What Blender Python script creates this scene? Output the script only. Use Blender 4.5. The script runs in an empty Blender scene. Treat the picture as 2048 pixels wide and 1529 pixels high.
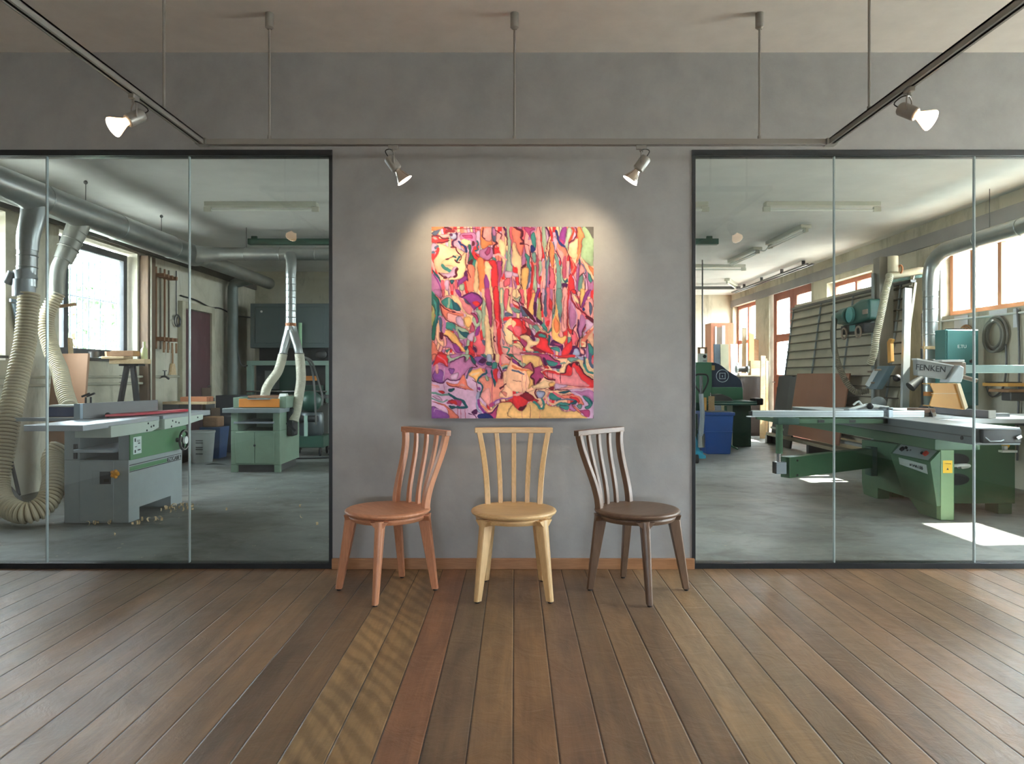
import bpy, bmesh, math, random
import numpy as np
from mathutils import Vector, Matrix, noise as mnoise
random.seed(7)
SC = bpy.context.scene
COL = SC.collection

# ------------------------------------------------------------------ camera, world, sun, exposure
F = 1450.0                      # focal length in pixels of the 2048 px wide frame
EYE = 1.2
camd = bpy.data.cameras.new('camera'); cam = bpy.data.objects.new('camera', camd); COL.objects.link(cam)
cam.location = (0, 0, EYE); cam.rotation_euler = (math.pi/2, 0, 0)
camd.sensor_width = 36; camd.lens = F/2048*36
camd.shift_x = -5/2048; camd.shift_y = -14.5/2048
camd.clip_start = .05; camd.clip_end = 200
SC.camera = cam

W = bpy.data.worlds.new('sky'); SC.world = W; W.use_nodes = True
bg = W.node_tree.nodes['Background']
bg.inputs[0].default_value = (.80, .91, 1.0, 1); bg.inputs[1].default_value = 46.0

sund = bpy.data.lights.new('sun', 'SUN'); sun = bpy.data.objects.new('sun', sund); COL.objects.link(sun)
sund.energy = 75; sund.angle = math.radians(.8); sund.color = (1, .95, .86)
SUNDIR = Vector((-1.57, -.12, -1.93)).normalized()
sun.rotation_euler = SUNDIR.to_track_quat('-Z', 'Y').to_euler()

vs = SC.view_settings
vs.view_transform = 'Standard'; vs.look = 'None'; vs.gamma = 1; vs.use_curve_mapping = False
vs.exposure = 0.0
SC.cycles.use_denoising = True
SC.cycles.max_bounces = 10; SC.cycles.diffuse_bounces = 6; SC.cycles.glossy_bounces = 4
SC.cycles.transparent_max_bounces = 16; SC.cycles.transmission_bounces = 4
SC.cycles.caustics_reflective = False; SC.cycles.caustics_refractive = False
SC.cycles.sample_clamp_indirect = 8.0

def portal(c, sx, sy, d):
    """daylight portal in an opening: guides the sky light through it"""
    l = bpy.data.lights.new('sky_portal', 'AREA'); l.shape = 'RECTANGLE'; l.size = sx; l.size_y = sy
    l.cycles.is_portal = True
    o = bpy.data.objects.new('sky_portal', l); COL.objects.link(o)
    o.location = c; o.rotation_euler = Vector(d).to_track_quat('-Z', 'Y').to_euler()

def spot(c, target, power, deg, blend=1.0, col=(1, .84, .63), r=.04, parent=None, name='lamp_light'):
    l = bpy.data.lights.new(name, 'SPOT'); l.energy = power; l.spot_size = math.radians(deg); l.spot_blend = blend
    l.color = col; l.shadow_soft_size = r
    o = bpy.data.objects.new(name, l); COL.objects.link(o)
    o.location = c
    o.rotation_euler = (Vector(target)-Vector(c)).to_track_quat('-Z', 'Y').to_euler()
    return o

# ------------------------------------------------------------------ materials
def lin(c):
    c = c/255
    return c/12.92 if c <= .04045 else ((c+.055)/1.055)**2.4
def C(r, g, b): return (lin(r), lin(g), lin(b), 1)
def mulc(c, k): return (min(1, c[0]*k), min(1, c[1]*k), min(1, c[2]*k), 1)
class NT:
    def __init__(s, name):
        s.m = bpy.data.materials.new(name); s.m.use_nodes = True
        s.t = s.m.node_tree; s.n = s.t.nodes; s.p = s.n['Principled BSDF']
    def add(s, typ, **kw):
        n = s.n.new(typ)
        for k, v in kw.items(): setattr(n, k, v)
        return n
    def lk(s, a, b): s.t.links.new(a, b)
    def coord(s, scale=(1, 1, 1), which='Object'):
        tc = s.add('ShaderNodeTexCoord'); mp = s.add('ShaderNodeMapping')
        mp.inputs['Scale'].default_value = scale
        s.lk(tc.outputs[which], mp.inputs['Vector']); return mp.outputs['Vector']
    def noise(s, vec, scale, detail=5, rough=.55, dist=0):
        n = s.add('ShaderNodeTexNoise'); n.inputs['Scale'].default_value = scale
        n.inputs['Detail'].default_value = detail; n.inputs['Roughness'].default_value = rough
        n.inputs['Distortion'].default_value = dist
        if vec is not None: s.lk(vec, n.inputs['Vector'])
        return n.outputs['Fac']
    def ramp(s, fac, stops):
        r = s.add('ShaderNodeValToRGB'); e = r.color_ramp.elements
        while len(e) > 2: e.remove(e[-1])
        for i, (p, c) in enumerate(stops):
            x = e[i] if i < 2 else e.new(p)
            x.position = p; x.color = c
        s.lk(fac, r.inputs['Fac']); return r.outputs['Color']
    def mix(s, fac, a, b, mode='MIX'):
        n = s.add('ShaderNodeMix', data_type='RGBA', blend_type=mode)
        for sock, v in ((n.inputs['Factor'], fac), (n.inputs[6], a), (n.inputs[7], b)):
            if isinstance(v, (int, float)): sock.default_value = v
            elif isinstance(v, tuple): sock.default_value = v
            else: s.lk(v, sock)
        return n.outputs[2]
    def math(s, op, a, b=0.0):
        n = s.add('ShaderNodeMath', operation=op)
        for i, v in enumerate((a, b)):
            if isinstance(v, (int, float)): n.inputs[i].default_value = v
            else: s.lk(v, n.inputs[i])
        return n.outputs[0]
    def bump(s, h, strength, dist=.01):
        b = s.add('ShaderNodeBump'); b.inputs['Strength'].default_value = strength
        b.inputs['Distance'].default_value = dist
        s.lk(h, b.inputs['Height']); s.lk(b.outputs['Normal'], s.p.inputs['Normal'])
    def base(s, sock): s.lk(sock, s.p.inputs['Base Color'])
MATS = {}
def M(name, col=None, rough=.5, metal=0, var=.15, scale=6, stretch=(1, 1, 1), bump=0, emit=0, dirt=None, dirt_amt=.5, spec=.5):
    if name in MATS: return MATS[name]
    t = NT(name); v = t.coord(stretch)
    f = t.noise(v, scale)
    c = t.ramp(f, [(.25, mulc(col, 1-var)), (.75, mulc(col, 1+var))])
    if dirt:
        f2 = t.noise(v, scale*.45, 8, .65)
        d = t.ramp(f2, [(.45, (0, 0, 0, 1)), (.72, (dirt_amt,)*3+(1,))])
        c = t.mix(d, c, dirt)
    t.base(c)
    t.p.inputs['Roughness'].default_value = rough; t.p.inputs['Metallic'].default_value = metal
    t.p.inputs['Specular IOR Level'].default_value = spec
    if bump: t.bump(t.noise(v, scale*6, 4), bump, .005)
    if emit:
        t.p.inputs['Emission Color'].default_value = col; t.p.inputs['Emission Strength'].default_value = emit
    MATS[name] = t.m; return t.m
def WOOD(name, c1, c2, rough=.45, stretch=(14, 14, 1.2), scale=1.6, bump=.08):
    if name in MATS: return MATS[name]
    t = NT(name); v = t.coord(stretch)
    f = t.noise(v, scale, 6, .6, 1.2)
    c = t.ramp(f, [(.3, c1), (.7, c2)])
    fine = t.noise(v, scale*7, 3)
    c = t.mix(.18, c, t.ramp(fine, [(.35, mulc(c1, .5)), (.65, mulc(c2, 1.15))]))
    t.base(c); t.p.inputs['Roughness'].default_value = rough
    if bump: t.bump(fine, bump, .003)
    MATS[name] = t.m; return t.m

# ------------------------------------------------------------------ mesh helpers
def V(*a): return Vector(a)
def at(px, py, Y):
    """the point at depth Y that the photograph shows at pixel px, py"""
    return Vector(((px-1029)*Y/F, Y, EYE-(py-750)*Y/F))
def spline(pts, n):
    P = [Vector(p) for p in pts]; out = []
    if len(P) == 2:
        return [P[0].lerp(P[1], i/(n-1)) for i in range(n)]
    Q = [2*P[0]-P[1]]+P+[2*P[-1]-P[-2]]
    # uniform arc-length resample of a Catmull-Rom curve
    dense = []
    for i in range(1, len(Q)-2):
        a, b, c, d = Q[i-1:i+3]
        for k in range(16):
            t = k/16
            dense.append(.5*((2*b)+(c-a)*t+(2*a-5*b+4*c-d)*t*t+(3*b-a-3*c+d)*t**3))
    dense.append(P[-1])
    L = [0]
    for i in range(1, len(dense)): L.append(L[-1]+(dense[i]-dense[i-1]).length)
    j = 0
    for i in range(n):
        s = L[-1]*i/(n-1)
        while j < len(L)-2 and L[j+1] < s: j += 1
        out.append(dense[j].lerp(dense[j+1], (s-L[j])/max(1e-9, L[j+1]-L[j])))
    return out
def curve_len(pts):
    d = spline(pts, 60); return sum((d[i+1]-d[i]).length for i in range(59))
class MB:
    def __init__(s): s.v = []; s.f = []; s.mi = None; s.mat2 = None
    def addv(s, vs, fs):
        o = len(s.v); s.v += [Vector(x) for x in vs]; s.f += [tuple(i+o for i in f) for f in fs]; return s
    def box(s, a, b):
        (x0, y0, z0), (x1, y1, z1) = a, b
        if x0 > x1: x0, x1 = x1, x0
        if y0 > y1: y0, y1 = y1, y0
        if z0 > z1: z0, z1 = z1, z0
        return s.addv([(x0, y0, z0), (x1, y0, z0), (x1, y1, z0), (x0, y1, z0), (x0, y0, z1), (x1, y0, z1), (x1, y1, z1), (x0, y1, z1)],
               [(0, 3, 2, 1), (4, 5, 6, 7), (0, 1, 5, 4), (1, 2, 6, 5), (2, 3, 7, 6), (3, 0, 4, 7)])
    def hexa(s, q0, q1):
        """solid between two quads"""
        return s.addv(list(q0)+list(q1), [(0, 3, 2, 1), (4, 5, 6, 7), (0, 1, 5, 4), (1, 2, 6, 5), (2, 3, 7, 6), (3, 0, 4, 7)])
    def bar(s, p0, p1, w, d, up=(0, 0, 1), w1=None, d1=None):
        p0, p1 = Vector(p0), Vector(p1); t = (p1-p0).normalized(); up = Vector(up)
        if abs(t.dot(up)) > .99: up = Vector((0, 1, 0))
        a = t.cross(up).normalized(); b = a.cross(t).normalized()
        w1 = w if w1 is None else w1; d1 = d if d1 is None else d1
        q = lambda p, w, d: [p-a*w/2-b*d/2, p+a*w/2-b*d/2, p+a*w/2+b*d/2, p-a*w/2+b*d/2]
        return s.hexa(q(p0, w, d), q(p1, w1, d1))
    def tube(s, pts, r, n=12, cap=True, rs=None):
        P = [Vector(p) for p in pts]; m = len(P); o = len(s.v)
        t0 = (P[1]-P[0]).normalized()
        a = t0.orthogonal().normalized()
        for i, p in enumerate(P):
            t = (P[min(i+1, m-1)]-P[max(i-1, 0)]).normalized()
            a = (a-t*a.dot(t)).normalized(); b = t.cross(a)
            ri = rs[i] if rs else r
            for k in range(n):
                an = 2*math.pi*k/n; s.v.append(p+a*math.cos(an)*ri+b*math.sin(an)*ri)
        for i in range(m-1):
            for k in range(n):
                k2 = (k+1) % n
                s.f.append((o+i*n+k, o+i*n+k2, o+(i+1)*n+k2, o+(i+1)*n+k))
        if cap:
            s.f.append(tuple(o+k for k in reversed(range(n)))); s.f.append(tuple(o+(m-1)*n+k for k in range(n)))
        return s
    def cyl(s, p0, p1, r, r1=None, n=20):
        return s.tube([p0, p1], r, n, rs=[r, r if r1 is None else r1])
    def hose(s, pts, r, pitch=.03, n=18, depth=.86):
        L = curve_len(pts); m = max(8, int(L/pitch))*4
        P = spline(pts, m); f0 = len(s.f)
        s.tube(P, r, n, rs=[r*(1, 1, depth, depth)[i % 4] for i in range(m)])
        s.mi = [0]*f0+[1 if i % 4 == 2 else 0 for i in range(m-1) for k in range(n)]+[0, 0]     # groove faces take a darker colour that paints in their shade
        return s
    def lathe(s, prof, c=(0, 0, 0), axis=(0, 0, 1), n=32):
        """prof: list of (radius, height) along axis"""
        c = Vector(c); t = Vector(axis).normalized(); a = t.orthogonal().normalized(); b = t.cross(a); o = len(s.v)
        for r, h in prof:
            for k in range(n):
                an = 2*math.pi*k/n; s.v.append(c+t*h+(a*math.cos(an)+b*math.sin(an))*r)
        for i in range(len(prof)-1):
            for k in range(n):
                k2 = (k+1) % n; s.f.append((o+i*n+k, o+i*n+k2, o+(i+1)*n+k2, o+(i+1)*n+k))
        s.f.append(tuple(o+k for k in reversed(range(n)))); s.f.append(tuple(o+(len(prof)-1)*n+k for k in range(n)))
        return s
    def prism(s, poly, axis, a, b):
        """poly of 2-D points extruded along 'x' (y,z), 'y' (x,z) or 'z' (x,y) from a to b"""
        def mk(p, h): return (h, p[0], p[1]) if axis == 'x' else ((p[0], h, p[1]) if axis == 'y' else (p[0], p[1], h))
        n = len(poly)
        return s.addv([mk(p, a) for p in poly]+[mk(p, b) for p in poly],
              [tuple(range(n)), tuple(reversed(range(n, 2*n)))]+[(i, i+n, (i+1) % n+n, (i+1) % n) for i in range(n)])
    def torus(s, c, R, r, axis=(0, 0, 1), n=32, m=10, ry=None):
        c = Vector(c); t = Vector(axis).normalized(); a = t.orthogonal().normalized()
        if abs(t.z) < .9: a = Vector((0, 0, 1))-t*t.z; a.normalize()
        b = t.cross(a); ry = R if ry is None else ry
        o = len(s.v)
        for i in range(n):
            an = 2*math.pi*i/n; d = a*math.cos(an)+b*math.sin(an); q = c+a*math.cos(an)*R+b*math.sin(an)*ry
            for k in range(m):
                bn = 2*math.pi*k/m; s.v.append(q+d*math.cos(bn)*r+t*math.sin(bn)*r)
        for i in range(n):
            for k in range(m):
                i2 = (i+1) % n; k2 = (k+1) % m
                s.f.append((o+i*m+k, o+i2*m+k, o+i2*m+k2, o+i*m+k2))
        return s
    def ball(s, c, r, n=14, sz=(1, 1, 1)):
        c = Vector(c); prof = []
        o = len(s.v)
        for i in range(1, n):
            th = math.pi*i/n
            for k in range(n*2):
                an = math.pi*k/n
                s.v.append(c+Vector((math.sin(th)*math.cos(an)*sz[0], math.sin(th)*math.sin(an)*sz[1], math.cos(th)*sz[2]))*r)
        m = 2*n
        for i in range(n-2):
            for k in range(m):
                k2 = (k+1) % m; s.f.append((o+i*m+k, o+(i+1)*m+k, o+(i+1)*m+k2, o+i*m+k2))
        s.v.append(c+Vector((0, 0, r*sz[2]))); s.v.append(c-Vector((0, 0, r*sz[2]))); tp = len(s.v)-2
        for k in range(m):
            s.f.append((tp, o+k, o+(k+1) % m)); s.f.append((tp+1, o+(n-2)*m+(k+1) % m, o+(n-2)*m+k))
        return s
    def xf(s, mat, start=0):
        for i in range(start, len(s.v)): s.v[i] = mat @ s.v[i]
        return s
    def build(s, name, mat, parent=None, bev=0, smooth=None, seg=2):
        me = bpy.data.meshes.new(name)
        base = wl(parent) if parent else None
        if base is None:
            xs = [v.x for v in s.v]; ys = [v.y for v in s.v]; zs = [v.z for v in s.v]
            base = Vector(((min(xs)+max(xs))/2, (min(ys)+max(ys))/2, min(zs)))
        me.from_pydata([v-base for v in s.v], [], s.f); me.validate(); me.update()
        bm = bmesh.new(); bm.from_mesh(me); bmesh.ops.recalc_face_normals(bm, faces=bm.faces); bm.to_mesh(me); bm.free()
        o = bpy.data.objects.new(name, me); COL.objects.link(o)
        if parent: o.parent = parent
        else: o.location = base
        if mat: me.materials.append(mat)
        if s.mat2 and s.mi and len(s.mi) == len(me.polygons):
            me.materials.append(s.mat2); me.polygons.foreach_set('material_index', s.mi)
        if smooth is None: smooth = 40
        if smooth:
            me.polygons.foreach_set('use_smooth', [True]*len(me.polygons))
            me.set_sharp_from_angle(angle=math.radians(smooth))
        if bev:
            b = o.modifiers.new('bevel', 'BEVEL'); b.width = bev; b.segments = seg; b.limit_method = 'ANGLE'
            b.angle_limit = math.radians(40)
        return o
def wl(o):
    p = Vector((0, 0, 0))
    while o: p = p+o.location; o = o.parent
    return p
def tag(o, label, cat, group=None, kind=None):
    if label: o['label'] = label
    if cat: o['category'] = cat
    if group: o['group'] = group
    if kind: o['kind'] = kind
    return o
def thing(name, loc, label, cat, group=None):
    e = bpy.data.objects.new(name, None); COL.objects.link(e); e.location = loc; e.empty_display_size = .1
    return tag(e, label, cat, group)
def struct(o): o['kind'] = 'structure'; return o
def one(mb, name, mat, label, cat, group=None, **kw):
    return tag(mb.build(name, mat, None, **kw), label, cat, group)
def copy_tree(o, parent=None):
    c = o.copy(); COL.objects.link(c)
    if parent: c.parent = parent
    for ch in list(o.children): copy_tree(ch, c)
    return c
def text_mesh(name, s, size, origin, right, up, mat, parent, depth=.001, align='CENTER'):
    tc = bpy.data.curves.new('t', 'FONT'); tc.body = s; tc.size = size; tc.align_x = align; tc.align_y = 'CENTER'; tc.extrude = depth
    to = bpy.data.objects.new('t', tc); COL.objects.link(to)
    dg = bpy.context.evaluated_depsgraph_get(); dg.update()
    me = bpy.data.meshes.new_from_object(to.evaluated_get(dg)); bpy.data.objects.remove(to)
    r = Vector(right).normalized(); u = Vector(up).normalized(); n = r.cross(u)
    m = Matrix((r, u, n)).transposed()
    base = wl(parent); O = Vector(origin)
    for v in me.vertices: v.co = m @ v.co+O-base
    me.materials.clear(); me.materials.append(mat); me.name = name
    o = bpy.data.objects.new(name, me); COL.objects.link(o); o.parent = parent
    return o

# ------------------------------------------------------------------ the setting
XL, XR = -4.9, 5.3          # building side walls
YW, TW = 4.485, .13         # gallery face and thickness of the dividing wall
YB = -6.0                   # gallery back wall
YC, YF = 13.7, 17.7         # workshop back walls, left and right part
ZG, ZWK = 3.195, 3.15       # ceilings

def plaster(name, c1, c2, bumpk=.25, scale=1.1, rough=.8):
    t = NT(name); v = t.coord()
    f = t.noise(v, scale, 7, .62, .4); g = t.noise(v, scale*5, 5, .6)
    c = t.ramp(f, [(.3, c1), (.7, c2)])
    c = t.mix(.25, c, t.ramp(g, [(.3, mulc(c1, .85)), (.7, mulc(c2, 1.12))]))
    t.base(c); t.p.inputs['Roughness'].default_value = rough
    t.bump(t.noise(v, 26, 6, .65, .6), bumpk, .004)
    return t.m
m_plaster = plaster('grey_plaster', C(143, 143, 143), C(166, 166, 165))
m_gceil = plaster('gallery_ceiling_paint', C(226, 222, 217), C(236, 232, 227), .12)
m_gwall = plaster('gallery_side_paint', C(170, 166, 160), C(186, 182, 176), .1)
m_wceil = plaster('workshop_ceiling_paint', C(214, 214, 212), C(228, 228, 226), .15, .6)

def dirty_wall():
    t = NT('stained_workshop_wall'); v = t.coord()
    f = t.noise(v, .9, 8, .66, .6)
    c = t.ramp(f, [(.25, C(150, 143, 122)), (.5, C(196, 190, 170)), (.75, C(210, 205, 190))])
    sv = t.coord((1.2, 1.2, .35)); s = t.noise(sv, 2.6, 8, .7, .3)
    c = t.mix(t.ramp(s, [(.52, (0, 0, 0, 1)), (.75, (.75, .75, .75, 1))]), c, C(112, 104, 86))
    t.base(c); t.p.inputs['Roughness'].default_value = .85
    t.bump(t.noise(v, 18, 6), .3, .006); return t.m
m_wwall = dirty_wall()

def plank_floor():
    t = NT('walnut_plank_floor'); P = .1455
    sep = t.add('ShaderNodeSeparateXYZ'); geo = t.add('ShaderNodeNewGeometry')
    t.lk(geo.outputs['Position'], sep.inputs[0]); X, Y = sep.outputs[0], sep.outputs[1]
    x = t.math('DIVIDE', t.math('ADD', X, .005+40*P), P)
    idx = t.math('FLOOR', x); fr = t.math('FRACT', x)
    wn = t.add('ShaderNodeTexWhiteNoise', noise_dimensions='1D'); t.lk(idx, wn.inputs['W'])
    plank = t.ramp(wn.outputs['Value'], [(0, C(120, 96, 74)), (.16, C(134, 104, 80)), (.32, C(126, 100, 80)), (.5, C(141, 111, 85)),
            (.66, C(130, 104, 82)), (.84, C(137, 108, 86))])
    plank.node.color_ramp.interpolation = 'CONSTANT'
    # the boards in the middle of the room, each with its own tone (board 40 starts at the room's centre line)
    own = [C(119, 94, 74), C(124, 98, 74), C(161, 131, 94), C(154, 124, 88), C(137, 98, 73), C(115, 94, 73), C(135, 107, 78), C(131, 101, 74),
           C(127, 99, 77), C(120, 96, 74), C(131, 105, 80), C(126, 101, 78), C(151, 126, 98), C(143, 116, 86), C(131, 107, 83)]
    r = t.ramp(t.math('DIVIDE', t.math('SUBTRACT', t.math('ADD', idx, .5), 33.0), 15.0), [(i/15., c) for i, c in enumerate(own)])
    r.node.color_ramp.interpolation = 'CONSTANT'
    inside = t.math('MULTIPLY', t.math('GREATER_THAN', idx, 32.5), t.math('LESS_THAN', idx, 47.5))
    plank = t.mix(inside, plank, r)
    def comb(sx, sy, si):
        c = t.add('ShaderNodeCombineXYZ')
        t.lk(t.math('MULTIPLY', X, sx), c.inputs[0]); t.lk(t.math('MULTIPLY', Y, sy), c.inputs[1]); t.lk(t.math('MULTIPLY', idx, si), c.inputs[2])
        return c.outputs[0]
    cg = comb(9, .8, 7.31)
    g1 = t.noise(cg, 1.0, 8, .6, 2.2)
    c = t.mix(1, plank, t.ramp(g1, [(.25, (.72, .70, .70, 1)), (.5, (1, 1, 1, 1)), (.72, (1.28, 1.24, 1.16, 1))]), 'MULTIPLY')
    bl = t.noise(comb(3.2, 1.3, 3.7), 1.5, 7, .62, .8)       # cloudy darker blotches inside a board
    c = t.mix(.8, c, t.mix(1, c, t.ramp(bl, [(.3, (.66, .66, .66, 1)), (.55, (1, 1, 1, 1)), (.75, (1.18, 1.14, 1.1, 1))]), 'MULTIPLY'))
    g2 = t.noise(comb(95, 2.4, 1.0), 1.4, 4)
    c = t.mix(.22, c, t.mix(1, c, t.ramp(g2, [(.3, (.62, .6, .58, 1)), (.7, (1.25, 1.22, 1.2, 1))]), 'MULTIPLY'))
    wv = t.add('ShaderNodeTexWave', wave_type='RINGS'); wv.inputs['Scale'].default_value = .5
    wv.inputs['Distortion'].default_value = 7; wv.inputs['Detail'].default_value = 3; wv.inputs['Detail Scale'].default_value = .8
    t.lk(cg, wv.inputs['Vector'])
    c = t.mix(.25, c, t.mix(1, c, t.ramp(wv.outputs['Fac'], [(.05, (.6, .56, .52, 1)), (.3, (1, 1, 1, 1)), (.9, (1.14, 1.1, 1.05, 1))]), 'MULTIPLY'))
    # tiger-striped figure in two boards left of the middle
    cv = t.add('ShaderNodeCombineXYZ'); t.lk(t.math('ADD', t.math('MULTIPLY', Y, 1.0), t.math('MULTIPLY', X, 1.6)), cv.inputs[0]); t.lk(t.math('MULTIPLY', X, 1.5), cv.inputs[1])
    tw = t.add('ShaderNodeTexWave', wave_type='BANDS'); tw.inputs['Scale'].default_value = 2.4; tw.inputs['Distortion'].default_value = 4.5
    tw.inputs['Detail'].default_value = 2; tw.inputs['Detail Scale'].default_value = 1.4; t.lk(cv.outputs[0], tw.inputs['Vector'])
    msk = t.math('MULTIPLY', t.math('GREATER_THAN', idx, 34.5), t.math('LESS_THAN', idx, 36.5))
    tig = t.mix(1, c, t.ramp(tw.outputs['Fac'], [(.1, (.62, .60, .58, 1)), (.75, (1.04, 1.04, 1.04, 1))]), 'MULTIPLY')
    c = t.mix(t.math('MULTIPLY', msk, .75), c, tig)
    sc = t.noise(t.coord((1.2, 1, 1)), 2.3, 9, .68, .8)
    c = t.mix(t.ramp(sc, [(.55, (0, 0, 0, 1)), (.78, (.3, .3, .3, 1))]), c, C(112, 102, 94))
    d = t.math('ABSOLUTE', t.math('SUBTRACT', fr, .5))
    c = t.mix(t.math('GREATER_THAN', d, .4885), c, C(20, 15, 12))
    t.base(c)
    t.lk(t.math('ADD', .24, t.math('MULTIPLY', sc, .28)), t.p.inputs['Roughness'])
    edge = t.add('ShaderNodeMapRange'); edge.inputs[1].default_value = .46; edge.inputs[2].default_value = .495
    edge.inputs[3].default_value = 1; edge.inputs[4].default_value = 0; t.lk(d, edge.inputs[0])
    dents = t.noise(t.coord((1, 1, 1)), 7, 7, .66, 1.2)
    h = t.math('ADD', edge.outputs[0], t.math('MULTIPLY', dents, 1.6))
    h = t.math('ADD', h, t.math('MULTIPLY', g2, .10))
    t.bump(h, .55, .004); return t.m
m_floor = plank_floor()

def concrete():
    t = NT('worn_concrete'); v = t.coord((1, .8, 1))
    f = t.noise(v, .75, 9, .66, .8); g = t.noise(t.coord((1.0, 1.5, 1)), 2.2, 9, .68, .5)
    c = t.ramp(f, [(.28, C(104, 106, 104)), (.45, C(140, 143, 140)), (.6, C(166, 168, 164)), (.75, C(178, 174, 162))])
    c = t.mix(t.ramp(g, [(.5, (0, 0, 0, 1)), (.7, (.7, .7, .7, 1))]), c, C(112, 108, 100))
    sx = t.add('ShaderNodeSeparateXYZ'); t.lk(t.coord(), sx.inputs[0])     # left side darkened: stained concrete, plus the dimmer light there painted in
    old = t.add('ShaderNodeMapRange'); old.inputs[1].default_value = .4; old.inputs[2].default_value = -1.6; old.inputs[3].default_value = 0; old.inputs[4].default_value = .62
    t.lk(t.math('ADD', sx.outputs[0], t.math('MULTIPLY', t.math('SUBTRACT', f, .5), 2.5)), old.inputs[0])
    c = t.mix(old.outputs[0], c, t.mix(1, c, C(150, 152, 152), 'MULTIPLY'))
    chips = t.noise(v, 24, 3, .5)
    c = t.mix(t.ramp(chips, [(.70, (0, 0, 0, 1)), (.74, (.8, .8, .8, 1))]), c, C(190, 176, 148))
    t.base(c); t.lk(t.math('ADD', .22, t.math('MULTIPLY', g, .5)), t.p.inputs['Roughness'])
    t.bump(g, .25, .006); return t.m
m_conc = concrete()
m_frame = M('dark_bronze_frame', C(52, 54, 56), .4, .6, .1)
m_base = WOOD('oak_baseboard', C(144, 100, 66), C(168, 122, 84), .45, (1.2, 14, 14))
m_redwood = M('red_brown_frame', C(140, 78, 58), .55, 0, .15, 5, dirt=C(90, 50, 40))
m_tanwood = M('tan_window_frame', C(196, 138, 104), .55, 0, .12, 5)
m_darkfr = M('weathered_dark_frame', C(58, 60, 64), .6, 0, .3, 7)
m_dirtcement = M('grey_reveal', C(168, 164, 150), .85, 0, .15, 3, bump=.2)

def glass(name, tint, refl):
    t = NT(name); n = t.n; n.remove(t.p)
    tr = t.add('ShaderNodeBsdfTransparent'); tr.inputs[0].default_value = tint
    gl = t.add('ShaderNodeBsdfGlossy'); gl.inputs['Roughness'].default_value = .0; gl.inputs[0].default_value = (1, 1, 1, 1)
    fr = t.add('ShaderNodeFresnel'); fr.inputs[0].default_value = 1.5
    geo = t.add('ShaderNodeNewGeometry')
    f = t.math('MULTIPLY', fr.outputs[0], refl)
    f = t.math('MULTIPLY', f, t.math('SUBTRACT', 1.0, geo.outputs['Backfacing']))
    mx = t.add('ShaderNodeMixShader'); t.lk(f, mx.inputs[0]); t.lk(tr.outputs[0], mx.inputs[1]); t.lk(gl.outputs[0], mx.inputs[2])
    t.lk(mx.outputs[0], n['Material Output'].inputs[0]); return t.m
m_glass = glass('partition_glass', (.972, .986, .978, 1), 1.85)
m_edge = M('polished_glass_edge', C(176, 190, 190), .25, .3, .05)

def wallx(name, x0, x1, y0, y1, z0, z1, holes, mat):
    """wall in the y-z plane between x0 and x1 with rectangular openings (ya, yb, za, zb)"""
    mb = MB(); ys = sorted({y0, y1} | {h[0] for h in holes} | {h[1] for h in holes})
    for a, b in zip(ys, ys[1:]):
        hs = sorted([h for h in holes if h[0] <= a and h[1] >= b], key=lambda h: h[2]); z = z0
        for h in hs:
            if h[2] > z: mb.box((x0, a, z), (x1, b, h[2]))
            z = h[3]
        if z < z1: mb.box((x0, a, z), (x1, b, z1))
    return struct(mb.build(name, mat, None, smooth=0))
# left wall: window_3 (barred) and window_4 (only its jamb shows), gallery part is closed
LW = [(7.8, 9.42, 1.36, 2.77), (6.1, 6.98, 1.34, 2.77)]
wallx('wall_left', XL-.2, XL, YB, YF, 0, 3.5, LW, m_wwall)
RW = [(5.2, 9.02, 1.92, 2.75), (10.75, 12.3, 1.9, 2.75), (12.95, 15.1, 0, 2.9), (15.95, 17.6, 1.1, 2.85), (2.2, 4.2, .25, 2.4)]
wallx('wall_right', XR, XR+.2, YB, YF+.2, 0, 3.5, RW, m_wwall)
mb = MB().box((XL, YF, 0), (XR, YF+.2, 3.5)); struct(mb.build('wall_back', m_wwall, None, smooth=0))
mb = MB().box((XL, YC, 0), (-.6, YC+.15, ZWK)).box((-.75, YC+.15, 0), (-.6, YF, ZWK)); struct(mb.build('wall_back_left', m_wwall, None, smooth=0))
GX, GZ0, GZ1 = 1.1, .6, 1.45
mb = MB()   # gallery back wall behind the camera, with a wide window
mb.box((XL, YB-.2, 0), (-GX, YB, 3.5)).box((GX, YB-.2, 0), (XR, YB, 3.5)).box((-GX, YB-.2, 0), (GX, YB, GZ0)).box((-GX, YB-.2, GZ1), (GX, YB, 3.5))
struct(mb.build('wall_gallery_back', m_gwall, None, smooth=0))
mb = MB().box((XL, YB, ZG), (XR, YW+TW, ZG+.2)); struct(mb.build('ceiling', m_gceil, None, smooth=0))
mb = MB().box((XL, YW+TW, ZWK), (XR, YF, ZWK+.25)); struct(mb.build('ceiling_workshop', m_wceil, None, smooth=0))
mb = MB().box((XL, YB, -.2), (XR, YW+.02, 0)); struct(mb.build('floor', m_floor, None, smooth=0))
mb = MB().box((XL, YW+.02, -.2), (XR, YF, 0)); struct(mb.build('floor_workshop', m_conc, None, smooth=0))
mb = MB().box((-40, -30, -.4), (40, 50, -.22)); struct(mb.build('ground', M('gravel_yard', C(232, 228, 218), .9, 0, .1, 3), None, smooth=0))
mb = MB().prism([(XR+.2, 2.62), (XR+2.0, 2.42), (XR+2.0, 2.46), (XR+.2, 2.70)], 'y', 1.7, 4.7); struct(mb.build('sun_blocker', M('sun_blocker_paint', C(214, 212, 206), .7, 0, .05), None, smooth=0))     # unseen slab added to keep direct sun out of the gallery window
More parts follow.
